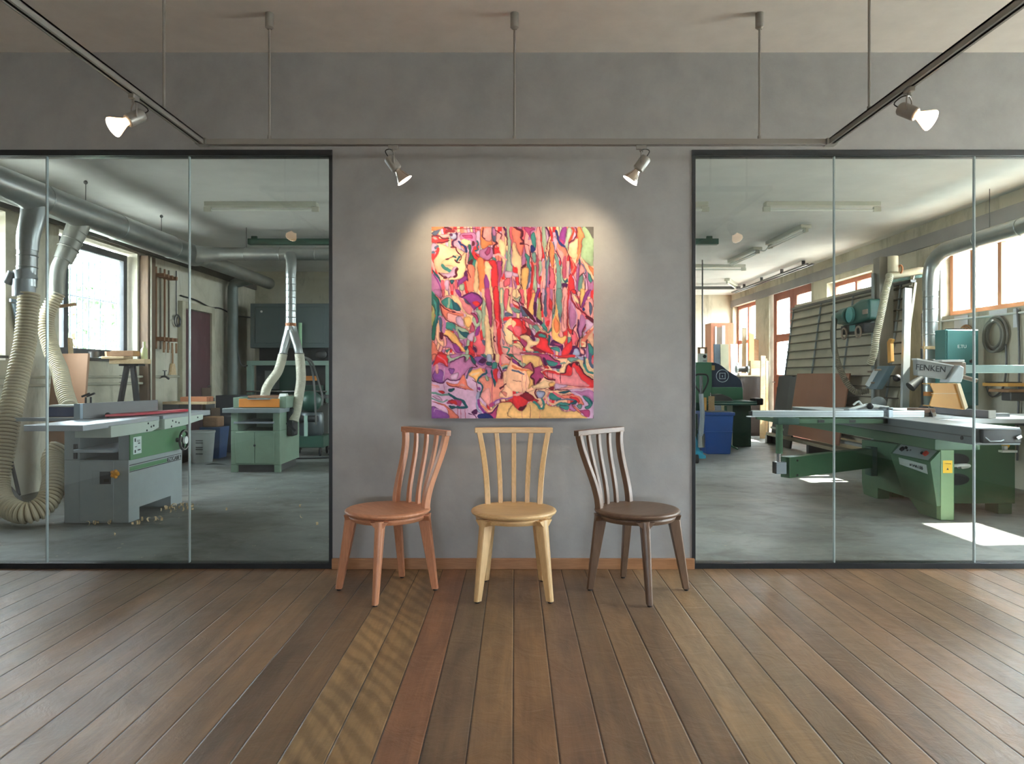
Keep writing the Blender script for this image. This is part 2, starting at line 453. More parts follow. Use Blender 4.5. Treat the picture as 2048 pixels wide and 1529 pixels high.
# gallery lining of the side walls
mb = MB().box((XL, YB, 0), (XL+.012, YW, ZG)); struct(mb.build('wall_gallery_left', m_gwall, None, smooth=0))
wallx('wall_gallery_right', XR-.012, XR, YB, YW, 0, ZG, [RW[4]], m_gwall)
# dividing wall: header over both openings, pillar, end piers
XA, XB = -1.126, 1.098
WL, WR = -4.70, 4.66
mb = MB().box((XL, YW, 2.592), (XR, YW+TW, ZG)).box((XA, YW, 0), (XB, YW+TW, 2.592)).box((XL, YW, 0), (WL, YW+TW, 2.592)).box((WR, YW, 0), (XR, YW+TW, 2.592))
struct(mb.build('wall_front', m_plaster, None, smooth=0))
mb = MB().box((XA-.0, YW-.022, 0), (XB+.012, YW, .066)); o = struct(mb.build('baseboard_front', m_base, None, bev=.003))

def glazing(name, x0, x1, seams):
    w = bpy.data.objects.new(name, None); COL.objects.link(w); w.location = ((x0+x1)/2, YW, 0); struct(w)
    f = MB(); y0, y1 = YW-.006, YW+.07
    f.box((x0, y0, 2.556), (x1, y1, 2.592)).box((x0, y0, 0), (x1, y1, .034)).box((x0, y0, .034), (x0+.021, y1, 2.556)).box((x1-.021, y0, .034), (x1, y1, 2.556))
    f.build('window_frame', m_frame, w, bev=.002)
    xs = [x0+.021]+seams+[x1-.021]
    for a, b in zip(xs, xs[1:]):
        MB().box((a+.003, YW+.016, .034), (b-.003, YW+.028, 2.556)).build('pane', m_glass, w, smooth=0)
    for s in seams:
        MB().box((s-.0036, YW+.012, .034), (s+.0036, YW+.032, 2.556)).build('seam', m_edge, w, smooth=0)
    return w
glazing('window_1', WL, XA, [-3.79, -2.905, -2.02])
glazing('window_2', XB, WR, [1.986, 2.856, 3.74])

def framed(name, x, y0, y1, z0, z1, mull, rails, mat, wd=.06, dp=.06, glz=True):
    w = bpy.data.objects.new(name, None); COL.objects.link(w); w.location = (x, (y0+y1)/2, z0); struct(w)
    f = MB(); a, b = x-dp/2, x+dp/2
    f.box((a, y0, z0), (b, y0+wd, z1)).box((a, y1-wd, z0), (b, y1, z1)).box((a, y0+wd, z0), (b, y1-wd, z0+wd)).box((a, y0+wd, z1-wd), (b, y1-wd, z1))
    for m in mull: f.box((a, m-wd/2, z0+wd), (b, m+wd/2, z1-wd))
    for r in rails: f.box((a+.004, y0+wd, r-wd/2), (b-.004, y1-wd, r+wd/2))
    f.build('window_frame', mat, w, bev=.003)
    if glz:
        ys = [y0+wd]+[m for m in mull]+[y1-wd]
        for p, q in zip(ys, ys[1:]):
            MB().box((x-.003, p+.002, z0+wd), (x+.003, q-.002, z1-wd)).build('pane', m_glass, w, smooth=0)
    return w
w3 = framed('window_3', XL-.15, 7.82, 9.40, 1.42, 2.74, [8.12], [], m_darkfr, .085, .06)
bars = MB()
for k in range(10):
    y = 8.22+.12*k
    MB().cyl((XL-.215, y, 1.36), (XL-.215, y, 2.77), .009, n=8).build('bar', M('bar_steel', C(150, 165, 180), .5, .4), w3)
MB().cyl((XL-.228, 7.8, 2.12), (XL-.228, 9.42, 2.12), .009, n=8).build('crossbar', M('bar_steel'), w3)
MB().box((XL-.14, 7.82, 1.36), (XL+.03, 9.4, 1.40)).build('window_sill', M('dark_sill', C(70, 70, 66), .7, 0, .3), w3, bev=.004)
w4 = framed('window_4', XL-.15, 6.12, 6.96, 1.36, 2.74, [6.5], [], m_darkfr)
MB().box((XL-.13, 6.12, 1.36), (XL+.04, 6.97, 1.385)).build('window_sill', M('dark_sill'), w4, bev=.004)
framed('window_5', XR+.15, 5.2, 9.02, 1.92, 2.75, [8.59, 8.10, 7.4, 6.7, 6.04], [], m_tanwood, .065, .07)
framed('window_6', XR+.15, 10.75, 12.3, 1.9, 2.75, [11.5], [], m_redwood, .07, .07)
w7 = framed('window_7', XR+.15, 15.95, 17.6, 1.1, 2.85, [16.8], [1.98], m_redwood, .08, .07)
framed('window_8', XR+.15, 2.2, 4.2, .25, 2.4, [3.2], [], m_frame, .06, .06)
w9 = bpy.data.objects.new('window_9', None); COL.objects.link(w9); w9.location = (0, YB, GZ0); struct(w9)
f = MB()
for x in (-GX, -.03, GX-.06): f.box((x, YB-.12, GZ0), (x+.06, YB-.06, GZ1))
f.box((-GX, YB-.12, GZ0), (GX, YB-.06, GZ0+.06)).box((-GX, YB-.12, GZ1-.06), (GX, YB-.06, GZ1)); f.build('window_frame', m_frame, w9)
# double door at the far right: two leaves with two panes each
for k, (a, b) in enumerate(((12.97, 14.02), (14.03, 15.08))):
    d = bpy.data.objects.new('door_%d' % (k+1), None); COL.objects.link(d); d.location = (XR+.12, (a+b)/2, 0); struct(d)
    f = MB(); x0, x1 = XR+.09, XR+.14
    f.box((x0, a, 0), (x1, a+.17, 2.88)).box((x0, b-.17, 0), (x1, b, 2.88))
    for z0, z1 in ((0, .2), (.95, 1.2), (1.87, 2.02), (2.72, 2.88)): f.box((x0, a+.17, z0), (x1, b-.17, z1))
    f.box((x0+.015, a+.17, .2), (x1-.015, b-.17, .95)); f.build('leaf', m_redwood, d, bev=.004)
    for z0, z1 in ((1.2, 1.87), (2.02, 2.72)): MB().box((x0+.02, a+.16, z0-.01), (x0+.026, b-.16, z1+.01)).build('pane', m_glass, d, smooth=0)
    MB().cyl((x0-.05, b-.08, 1.05), (x0, b-.08, 1.05), .014).build('door_handle', M('dull_steel', C(150, 150, 148), .4, .9), d)
# maroon door in the left wall with its pale surround
d3 = bpy.data.objects.new('door_3', None); COL.objects.link(d3); d3.location = (XL, 11.1, 0); struct(d3)
m_maroon = M('chipped_maroon_paint', C(74, 34, 40), .5, 0, .2, 6, (1, 1, .5), dirt=C(120, 100, 100), dirt_amt=.45)
MB().box((XL, 10.66, 0), (XL+.04, 11.58, 2.17)).build('leaf', m_maroon, d3, bev=.004)
f = MB().box((XL, 10.55, 0), (XL+.07, 10.66, 2.28)).box((XL, 11.58, 0), (XL+.07, 11.69, 2.28)).box((XL, 10.66, 2.18), (XL+.07, 11.58, 2.28))
f.build('door_frame', M('old_cream_paint', C(186, 180, 156), .6, 0, .15, 5, dirt=C(120, 110, 90)), d3, bev=.004)
MB().cyl((XL+.04, 11.48, 1.02), (XL+.09, 11.48, 1.02), .012).build('door_handle', M('dull_steel'), d3)

# pilasters and the concrete ring beam of the workshop side walls
mb = MB().box((XR-.03, 4.62, 2.84), (XR, YF, 3.0)); struct(mb.build('trim_1', M('grey_ring_beam', C(150, 148, 146), .8, 0, .1, 3), None, smooth=0))
mb = MB().box((XL, 4.62, 2.80), (XL+.03, YC, 2.92)); struct(mb.build('trim_2', M('dark_ring_beam', C(90, 86, 78), .8, 0, .2, 3), None, smooth=0))

for (ya, yb, za, zb) in LW: portal((XL-.24, (ya+yb)/2, (za+zb)/2), yb-ya, zb-za, (1, 0, 0))
for (ya, yb, za, zb) in RW: portal((XR+.24, (ya+yb)/2, (za+zb)/2), yb-ya, zb-za, (-1, 0, 0))
portal((0, YB-.24, (GZ0+GZ1)/2), 2*GX, GZ1-GZ0, (0, 1, 0))

# ------------------------------------------------------------------ the painting
PAL = dict(pe=(248,194,162), cr=(246,210,168), pk=(240,166,166), hp=(226,104,122), rd=(212,50,58), dr=(132,26,46), mr=(84,20,44),
  oR=(240,136,88), yo=(248,190,122), pu=(140,58,140), vi=(188,122,172), li=(212,174,208), dp=(78,26,78), te=(66,140,136), dt=(34,88,102),
  dg=(38,104,92), nv=(36,46,104), gg=(168,188,166), gr=(146,172,136), lb=(170,176,212), sa=(236,132,114), mg=(178,68,122), sl=(84,98,128),
  mv=(184,84,110), ru=(160,62,44), dk=(92,90,88), ol=(170,168,112), p2=(226,142,128), p3=(234,142,152), v2=(142,86,164), te2=(112,152,146), cz=(238,192,130))
TILES = dict(A=(860, 450), B=(1025, 450), C=(860, 580), D=(1025, 580), E=(860, 710), F=(1025, 710))
# fills: "colour x,y ..." ; strokes: "colour*width x,y ..."
ART = {'A': """oR 45,45 350,45 300,90 45,130;pe 45,420 240,430 400,480 560,560 640,560 800,620 850,690 880,1000 800,1200 700,1290 300,1310 200,1180 110,1000 100,850 180,640
cr 300,850 520,760 640,700 700,780 830,640 860,900 870,1000 790,1200 700,1280 420,1290 560,1010 300,960;rd 45,270 200,250 230,320 400,320 420,400 200,430 45,400;pk 50,290 140,280 200,330 110,350
pk 200,230 450,200 460,270 380,300 260,290;mr*35 45,250 200,250 300,310 440,320;mr*25 180,425 300,400 450,370;mr*50 350,65 400,60 500,80;mr*16 500,80 800,75 1180,110;dr 380,110 480,90 620,130 480,170 370,190
sl 45,180 180,120 250,110 200,210 100,240;lb 480,190 600,180 640,280 540,350 470,300;dp 450,230 500,190 530,220 500,265;dp*48 620,180 640,300 560,370 530,430 550,500
vi 740,190 980,180 1080,220 1090,400 1000,560 980,460 940,370 840,330 730,320;mg 760,230 960,240 1000,330 840,310;li 650,170 730,170 700,290 740,380 650,380 580,430 620,470 700,560 840,650 780,640 640,540 560,480 550,400 640,330
nv*55 680,390 720,450 800,490 840,570 845,640;lb*30 600,430 700,500 780,600;mr*30 500,510 600,540 610,580 660,660 730,740 740,800 710,830;cr 740,340 850,340 950,400 890,490 830,490 740,400;mr 990,400 1040,410 1040,480 980,500
li 1080,170 1180,170 1180,680 1060,640 1140,600 1150,460 1100,380;dt*35 1120,390 1150,460 1110,520 1140,600 1060,610;dg 890,480 960,480 970,620 1050,780 1100,850 1060,1050 990,960 900,900 930,700;mr 920,860 1000,800 1020,920 940,940;te 1040,820 1100,850 1060,1030 1000,980
oR 1200,60 1430,50 1470,400 1490,470 1420,490 1360,520 1230,550 1200,400;pk 1270,90 1430,60 1450,380 1320,370 1240,300;sl 1440,70 1540,90 1560,380 1480,370;vi 1460,90 1540,100 1545,240 1480,240
vi 1200,590 1380,520 1490,560 1480,700 1390,820 1200,780 1170,690;mg 1300,640 1390,530 1440,580 1350,720;pk 1560,200 1680,250 1640,520 1560,480;mr*50 1560,400 1590,440 1520,490 1500,660;mr*20 1540,120 1690,240 1660,300 1660,520;dp*50 1740,60 1790,150 1780,240;mr*28 1780,240 1800,330 1800,480
mr*28 1250,70 1230,270 1300,330;rd 1530,540 1640,610 1650,660 1560,670 1510,690;dr*25 1080,700 1160,770 1280,830 1400,820 1470,750
oR 1120,800 1270,850 1290,1529 1160,1529 1140,1100;cr 1290,870 1380,860 1450,1000 1400,1100 1470,1529 1400,1529 1360,1250 1290,1150;rd 1390,850 1520,820 1570,900 1610,1529 1470,1529 1420,1120 1460,1000
mg 1580,860 1700,880 1690,1150 1640,1350 1590,1100;pu 1290,1170 1370,1300 1400,1529 1300,1529;dp*30 1680,800 1690,960;gg 1800,60 1860,60 1900,500 1920,1150 1800,1080 1830,700;cr 1620,350 1750,400 1790,700 1760,1000 1700,1200 1700,880 1660,700;vi*25 1780,700 1770,1000 1690,1200
hp 1870,60 1941,60 1941,500 1890,400;sl*14 1900,350 1890,800 1930,1000;li 1760,1090 1930,1120 1900,1250 1780,1250;hp 1750,1290 1880,1250 1880,1400 1740,1450;pk*45 1520,710 1620,700 1780,810;te 1460,770 1520,760 1570,820 1540,840
dt 45,1070 120,1120 280,1310 240,1340 150,1250;vi 45,1150 250,1340 250,1529 45,1529;pu*30 90,1180 200,1340 260,1529;dp 800,1130 920,1080 970,1270 900,1350 850,1290;pu 690,1300 850,1200 870,1300 720,1420 650,1450
hp 270,1310 350,1310 360,1529 290,1529;li 360,1310 450,1320 450,1529 380,1529;dt 470,1310 580,1310 520,1400;hp 590,1320 640,1320 660,1529 600,1529;gg 700,1420 800,1400 800,1529 720,1529;sa 900,960 1050,1000 1060,1529 880,1529 900,1300;cr 1080,900 1120,900 1150,1529 1040,1529;mr*18 890,940 900,1060 960,1250
te*70 300,950 350,1010 470,1090;li 230,1120 400,1130 480,1110 560,1000 650,1000 600,1080 590,1200 440,1260 350,1200;mr*58 640,1040 605,1120 630,1180 570,1220;mr*30 200,1130 280,1190 370,1230;mr*60 340,1230 380,1240;mr*15 440,1250 500,1210
dt*45 550,735 600,765;dt*50 690,760 640,830 620,870;mr*40 380,815 430,800;mr*20 430,800 560,730;mr*34 580,830 620,880 700,880;li 45,430 200,470 160,560 45,650;sl*70 140,530 190,500;sl*60 70,640 90,630;rd*70 200,560 160,680 80,790;mr*14 850,690 840,860 870,1010""",
'B': """sa 0,60 60,60 200,160 180,300 230,420 270,470 210,740 150,690 110,560 60,430 0,380;cr 0,430 90,520 140,690 215,770 200,1020 130,1200 100,1000 0,950;mr*50 40,50 140,90 220,150 230,230 190,300 240,360 250,430;mr*60 190,440 250,440;mr*18 260,430 390,490
mg 250,60 480,60 520,110 420,170 440,400 400,300 350,200;vi 280,520 320,660 300,900 220,980 220,780 260,620;mr 320,910 300,990 230,1030 220,980;te 430,220 520,200 550,560 470,480 420,340;te 310,670 400,760 390,850 430,1090 340,990 340,860 300,760;nv 440,470 550,590 440,670 420,600
te2 450,680 550,650 560,800 520,900 470,820;mr*25 430,640 420,740 450,820 430,880;pk 560,60 640,60 680,400 690,800 640,900 600,700 560,400;dr*18 625,50 660,250 690,600 690,860;gg 680,60 780,60 830,300 760,560 740,700 700,400;li 760,60 800,60 850,300 790,420;dp*45 780,50 840,150 865,220 850,260
rd 850,50 900,60 960,270 950,400 900,300;mr*20 860,260 790,560 810,760;oR 880,350 960,480 1000,680 960,1000 900,900 870,640;mr*22 860,420 860,640 870,1000 870,1529;te2 990,690 1050,690 1100,900 1140,1100 1140,1529 1030,1529 1030,1000
sa 1000,300 1100,430 1280,620 1270,760 1260,1200 1190,1240 1160,900 1040,610 990,450;pk 1020,480 1120,560 1200,700 1180,900 1100,700;mv 1200,760 1260,780 1260,1230 1180,1230 1170,950;li 990,260 1060,400 1020,600 960,440;sl*30 965,420 980,560;pu 1170,60 1270,60 1220,470 1130,440 1090,260;mg 1120,340 1210,380 1200,470 1140,430;nv*48 1020,120 1060,300 1120,420 1230,520
dp*22 1030,610 1140,840 1140,980;gg 1290,60 1380,60 1390,250 1310,420 1290,640 1250,540 1250,350;ru*55 1400,60 1440,140 1400,260 1340,380;mr*40 1500,60 1520,220 1450,330 1330,410;mr*16 1330,410 1300,500 1310,620;cr 1540,320 1530,560 1460,800 1330,700 1320,480 1400,400;oR 1530,70 1600,60 1700,280 1640,350 1580,640 1520,880 1510,700 1540,450;ru*18 1590,60 1700,270 1640,350 1590,640
gr 1630,60 1905,60 1905,980 1800,940 1600,740 1650,350 1705,280;dk 1700,45 1905,45 1905,320 1800,160;pe 1600,740 1800,950 1905,1000 1905,1300 1740,1080;oR 1780,960 1905,1060 1890,1200;dt 1570,780 1610,870 1560,960;rd 1340,760 1500,980 1490,1080 1400,1200 1370,1000;sa*30 1370,800 1440,960 1400,1120
mr*22 1250,560 1330,760 1350,1100 1330,1200;rd 1340,1180 1400,1200 1470,1529 1310,1529;dt 1170,1230 1240,1320 1290,1250 1300,1340 1240,1370;dp 1160,1380 1300,1400 1260,1529 1180,1529;vi 1490,1050 1560,900 1550,1529 1490,1529;pu*25 1550,1000 1520,1300 1530,1529;pk 1590,930 1690,1060 1640,1160 1560,1210
te2 1600,1200 1660,1190 1640,1529 1540,1529 1550,1240;mr*20 1560,1220 1690,1160 1710,1529;sl*25 1620,900 1710,1050 1690,1160;cr 1670,1230 1700,1529 1640,1529;te 1760,1110 1890,1310 1840,1360 1770,1280;vi 1860,1330 1900,1330 1900,1529 1780,1529;yo 220,1040 340,1000 380,1100 320,1500 220,1500 210,1200;sl*40 400,1090 390,1250 340,1500
rd 430,880 490,960 480,1200 470,1529 400,1529 440,1200;gg 500,940 550,1000 560,1400 500,1529 480,1529 500,1200;mv 560,700 600,800 620,1100 680,1250 640,1400 560,1250 550,900;gg 620,850 690,900 660,1240 620,1180;rd 620,1260 690,1220 660,1400;pk 700,900 760,900 800,1300 760,1529 690,1529 720,1200;sl*30 760,650 780,1000 800,1300 790,1529;hp 880,1000 960,1100 980,1529 880,1529;dp*40 875,1320 875,1390
dr*16 985,700 960,1000 990,1300 990,1529;rd 0,960 100,1080 110,1130 0,1120;li 0,1130 120,1150 120,1220 0,1210;vi 20,1250 100,1400 80,1529 40,1400;mr*18 210,1000 190,1250 220,1529;mr*18 150,1330 190,1450 150,1529""",
'C': """ol 45,330 120,450 100,800 45,950;dg 45,20 130,150 230,280 220,600 150,900 120,1150 45,1180 45,900 130,600 45,300;te 60,190 160,300 190,600 130,800 130,500;dt*45 200,280 190,600 150,850;vi 90,0 250,0 230,200 130,120;mr*18 280,0 290,120 240,240;hp 300,0 360,0 340,140 290,150;li 420,0 460,0 440,120;pu 600,0 700,0 730,180 650,120
pk 250,260 420,110 600,200 700,450 810,600 880,780 860,900 800,900 600,810 420,730 300,560;sa 260,350 600,520 780,560 790,620 600,600 430,560 420,700 300,560;te 270,270 420,160 560,290 680,380 710,480 480,460 340,390;dt 520,220 700,400 700,480 560,460;gg*50 440,210 440,420;mr*22 250,330 340,430 470,510;mr*36 530,525 590,525;mr*18 470,510 530,525;mr*18 250,330 290,560 400,720 600,810 750,880 850,940
li 620,640 760,640 840,860 640,800;cr 480,120 640,170 750,280 760,420 900,560 1040,620 980,780 950,980 830,850 800,680 870,600 720,440 660,330 560,280;yo 820,660 960,640 960,800 900,900 830,800;p3 660,190 780,240 1000,400 980,560 900,560 780,420 720,290;pu 740,180 830,100 980,60 1120,110 1220,220 1200,320 1030,450 960,340 850,230;dp*38 740,170 830,110 980,70 1140,130 1225,230 1180,360;dp*20 1180,360 1030,460;rd 1010,290 1100,260 1170,310 1080,390;sl 780,200 850,230 960,340 840,280
gg 1000,500 1200,480 1220,700 1150,880 1060,860 1000,700 1060,640 1160,760 1170,650 1080,520;mg 980,560 1060,560 1150,700 1120,790 1080,720 1060,640;mr*14 980,550 1060,560 1150,690 1120,790;mv 980,760 1060,920 1040,980 930,970;dr*25 980,780 1050,920;te 380,760 600,830 620,960 520,960 380,900;gg 620,850 830,920 920,1010 900,1140 700,1150 640,960;dt 670,920 760,980 920,1030 910,1130 840,1130 720,1050;li 940,1030 1040,1000 1000,1200 880,1160;vi 540,900 640,980 700,1180 800,1180 820,1330 700,1200 600,1060
yo 330,960 440,940 600,1060 760,1320 840,1440 760,1460 640,1300 520,1200 430,1090 320,1050;mr*32 320,1080 430,1100 520,1230 660,1330 700,1440;vi*60 230,630 340,740 330,990;sl 220,640 290,700 290,990 240,930;mr 230,1000 310,1020 290,1160 240,1140;pe 180,780 220,950 240,1180 320,1200 310,1340 200,1250 140,1100
vi 400,1110 520,1240 680,1340 700,1450 790,1470 700,1529 600,1500 480,1380 300,1360 380,1300;pu 540,1280 670,1340 700,1440 780,1480 640,1480;te 380,1430 500,1390 400,1480;sa 45,1220 140,1300 200,1440 350,1529 45,1529;rd 180,1500 260,1460 380,1529;hp 1060,1000 1180,1000 1280,1160 1300,1400 1240,1529 1100,1529 1110,1380 1000,1260 1080,1180;rd 900,1320 980,1340 1060,1470 1040,1529 940,1480;dp 1000,1310 1110,1380 1080,1480;dt 800,1340 900,1330 850,1420;rd 1190,1000 1250,950 1270,1100 1210,1210;pu 1080,960 1180,850 1170,1000 1060,1100;sl 1230,1200 1310,1200 1290,1330
gg 1230,180 1300,180 1320,900 1290,1150 1230,900;pe 1220,0 1290,0 1300,300 1240,200;cr 1290,620 1400,640 1430,1000 1490,1529 1330,1529 1310,1000;mg 1290,0 1410,0 1450,350 1470,700 1430,900 1380,600 1310,300;cr 1420,0 1480,0 1520,600 1510,1000 1560,1529 1480,1529 1430,1000 1480,700;mr*16 1425,950 1480,1350 1500,1529;pk 1500,700 1560,800 1580,1200 1640,1529 1560,1529 1500,1250;rd 1480,0 1620,0 1640,700 1660,1200 1760,1529 1620,1529 1590,1200 1540,700;hp*30 1560,700 1600,780 1580,900
dr*30 1635,50 1645,700 1665,900;mr*30 1520,1090 1500,1140 1540,1210;pu*28 1680,1050 1700,1250 1740,1400;gg 1640,0 1740,0 1740,600 1690,760 1660,500;cr*40 1690,0 1690,300;hp 1750,0 1850,0 1840,300 1790,480 1740,350;mr*24 1850,0 1860,120 1890,120;cr 1850,200 1910,130 1880,350 1941,500 1941,600 1850,520 1800,470;sl 1780,520 1900,540 1941,600 1760,620;rd 1750,640 1941,640 1941,700 1720,720;cr 1840,710 1941,700 1941,1250 1780,1200 1740,900
hp 1830,880 1941,820 1941,1000;mr*16 1810,890 1941,1010;sl*25 1690,790 1800,760;sl*25 1720,830 1710,950 1780,1080;pk 1680,900 1740,1100 1860,1320 1941,1340 1941,1529 1740,1529 1660,1200;te*40 1730,1340 1850,1380 1820,1500;li 1700,1150 1760,1220 1740,1300""",
'D': """cr 0,0 90,0 80,200 0,200;gg 20,150 100,200 180,160 160,280 60,220;hp 150,0 240,0 270,200 250,380 180,300 200,180;mr*18 120,0 200,160 160,250 270,380;cr 270,150 330,100 330,330 280,330;rd 360,0 430,0 400,380 350,460 330,300;yo 480,80 560,100 520,380 490,580 370,560 380,400 440,200;pu 580,0 660,0 600,200 540,480 500,600 510,330;dp 510,330 580,320 560,600 500,600;ol 640,200 680,300 690,740 640,730 570,620 600,420;mr*35 690,100 670,200 690,330 690,480;li 700,0 760,0 760,250 720,300
sl 760,30 800,0 800,600 750,620 740,400;hp 810,0 880,0 860,400 900,500 850,650 800,500;rd 860,200 920,260 920,480 860,420;vi 880,0 960,0 930,240 900,180;pk 960,0 1010,0 980,300 930,450;mr*22 990,0 990,300 960,560;te2 1030,0 1160,0 1170,300 1160,560 1110,750 1080,560 1040,400;sl*30 1090,560 1110,660 1090,850;pk 1170,0 1290,0 1280,400 1270,900 1160,1000 1130,900 1160,600;mr*12 1220,150 1190,500 1210,900
yo 1010,200 1040,420 1090,700 1110,950 1060,1060 1130,1110 1250,1090 1260,1180 1190,1270 1060,1230 950,1170 910,1030 940,720 1000,520;oR 1010,600 1080,800 1080,960 1000,1000 960,800;rd 1290,0 1340,0 1310,400 1320,880 1400,960 1360,1060 1290,940 1280,600;vi 1370,260 1480,400 1480,760 1400,940 1340,860 1320,600;li*20 1390,330 1490,500 1480,760 1400,930;cr 1400,80 1500,170 1560,330 1450,270;rd 1380,0 1480,0 1500,100 1420,80;yo 1590,0 1700,0 1680,150 1590,380;mr*20 1480,0 1540,180 1590,400
pu 1720,60 1850,0 1700,300 1600,420 1640,250;pk 1720,300 1820,200 1890,250 1890,650 1800,620 1640,470;sl 1790,280 1850,330 1880,430 1830,620 1800,450;nv*70 1655,440 1665,460;dr*32 1360,50 1380,180 1440,330 1580,460 1740,600 1890,720;vi 1600,560 1720,700 1700,900 1630,1060 1580,1100 1540,900 1570,700;li 1730,700 1890,790 1880,860 1740,980 1650,1060 1720,900;mr 1790,630 1890,680 1890,790 1700,620;mr*25 1720,820 1660,960 1640,1100;dp*38 1540,700 1540,950 1580,1150
hp 1440,950 1520,1080 1540,1180 1440,1310 1390,1230 1360,1080;mr*30 1480,820 1420,950 1400,1050;sa 1640,1130 1890,900 1890,960 1700,1290 1610,1340 1600,1200;pe 1890,960 1890,1350 1780,1200 1740,1180;cr*45 1640,1240 1720,1290 1640,1350;mr*32 1640,1110 1570,1160 1500,1380 1400,1340 1370,1180;te 1780,1280 1890,1360 1890,1529 1790,1529;mr*30 1760,1180 1720,1350 1600,1360;dp 1340,1350 1480,1320 1580,1380 1700,1400 1680,1529 1340,1529 1310,1420;lb 1450,1410 1540,1410 1580,1529 1420,1529;pk 1560,1370 1640,1400 1690,1500 1600,1480
rd 1180,1400 1300,1250 1380,1200 1400,1320 1300,1529 1150,1529;dp 880,1270 960,1180 1080,1240 1200,1310 1150,1440 1080,1340 900,1320;mg 970,1260 1080,1260 1160,1290 1060,1310;te 880,1360 1060,1340 1100,1420 1080,1450 940,1400;dt 830,1080 880,1100 880,1250 840,1300;te 650,800 720,780 800,900 820,1000 900,880 900,960 830,1030 780,980;dp 560,640 640,700 700,770 660,820 580,740;hp 750,640 850,650 890,740 830,880 770,800;rd 790,760 880,720 830,870
rd 0,680 130,660 220,740 260,900 380,960 420,1060 300,1040 220,1040 210,1140 340,1230 340,1310 270,1370 200,1260 100,1100 0,1010;hp 0,880 180,860 220,1000 180,1100 60,1040;dr 200,740 260,820 420,920 440,1050 300,1020 330,940;cr 0,700 80,740 90,800 0,880;cr 0,1040 120,1160 110,1190 0,1180;cr 210,1060 380,1070 430,1160 520,1210 640,1200 620,1280 470,1310 430,1350 510,1420 400,1450 280,1400 350,1270 320,1200 210,1120;mg 190,1130 320,1220 340,1300 290,1360 220,1300;mr*25 190,1060 330,1040 430,1130 500,1190;mr*28 0,1190 150,1210 270,1350
cr 0,1250 180,1280 230,1400 100,1350 0,1300;pk 0,1290 120,1380 230,1420 200,1500 0,1529;mv 160,650 360,660 480,750 560,820 480,840 380,800 260,720;dr*30 0,660 200,670;te2 470,860 560,820 650,930 600,980 550,960;li 400,900 500,940 560,1060 500,1080 450,980;dp 430,950 500,1080 540,1190 460,1180 420,1080;dr 600,980 700,1000 800,1060 800,1140 720,1170 540,1120 500,1090;te 620,1060 700,1040 780,1090 760,1140 640,1110;pe 560,780 700,920 800,1040 720,1000 600,860
rd 640,1130 810,1180 840,1300 930,1430 960,1529 780,1480 620,1400 560,1330 600,1270 640,1200;dr 430,1350 560,1290 570,1340 680,1420 800,1500 600,1480 480,1390;te 500,1440 590,1440 640,1510 500,1490;mv 180,1480 500,1470 700,1529 300,1529;te2 0,400 180,480 170,540 60,530 0,470;sl 200,360 300,480 360,600 250,620 210,560 180,420;pk 0,250 150,300 140,420 30,380;rd 0,320 130,380 110,430;mr*25 0,240 130,290 160,360 150,430;mr 230,400 320,440 540,690 560,760 480,720 320,560""",
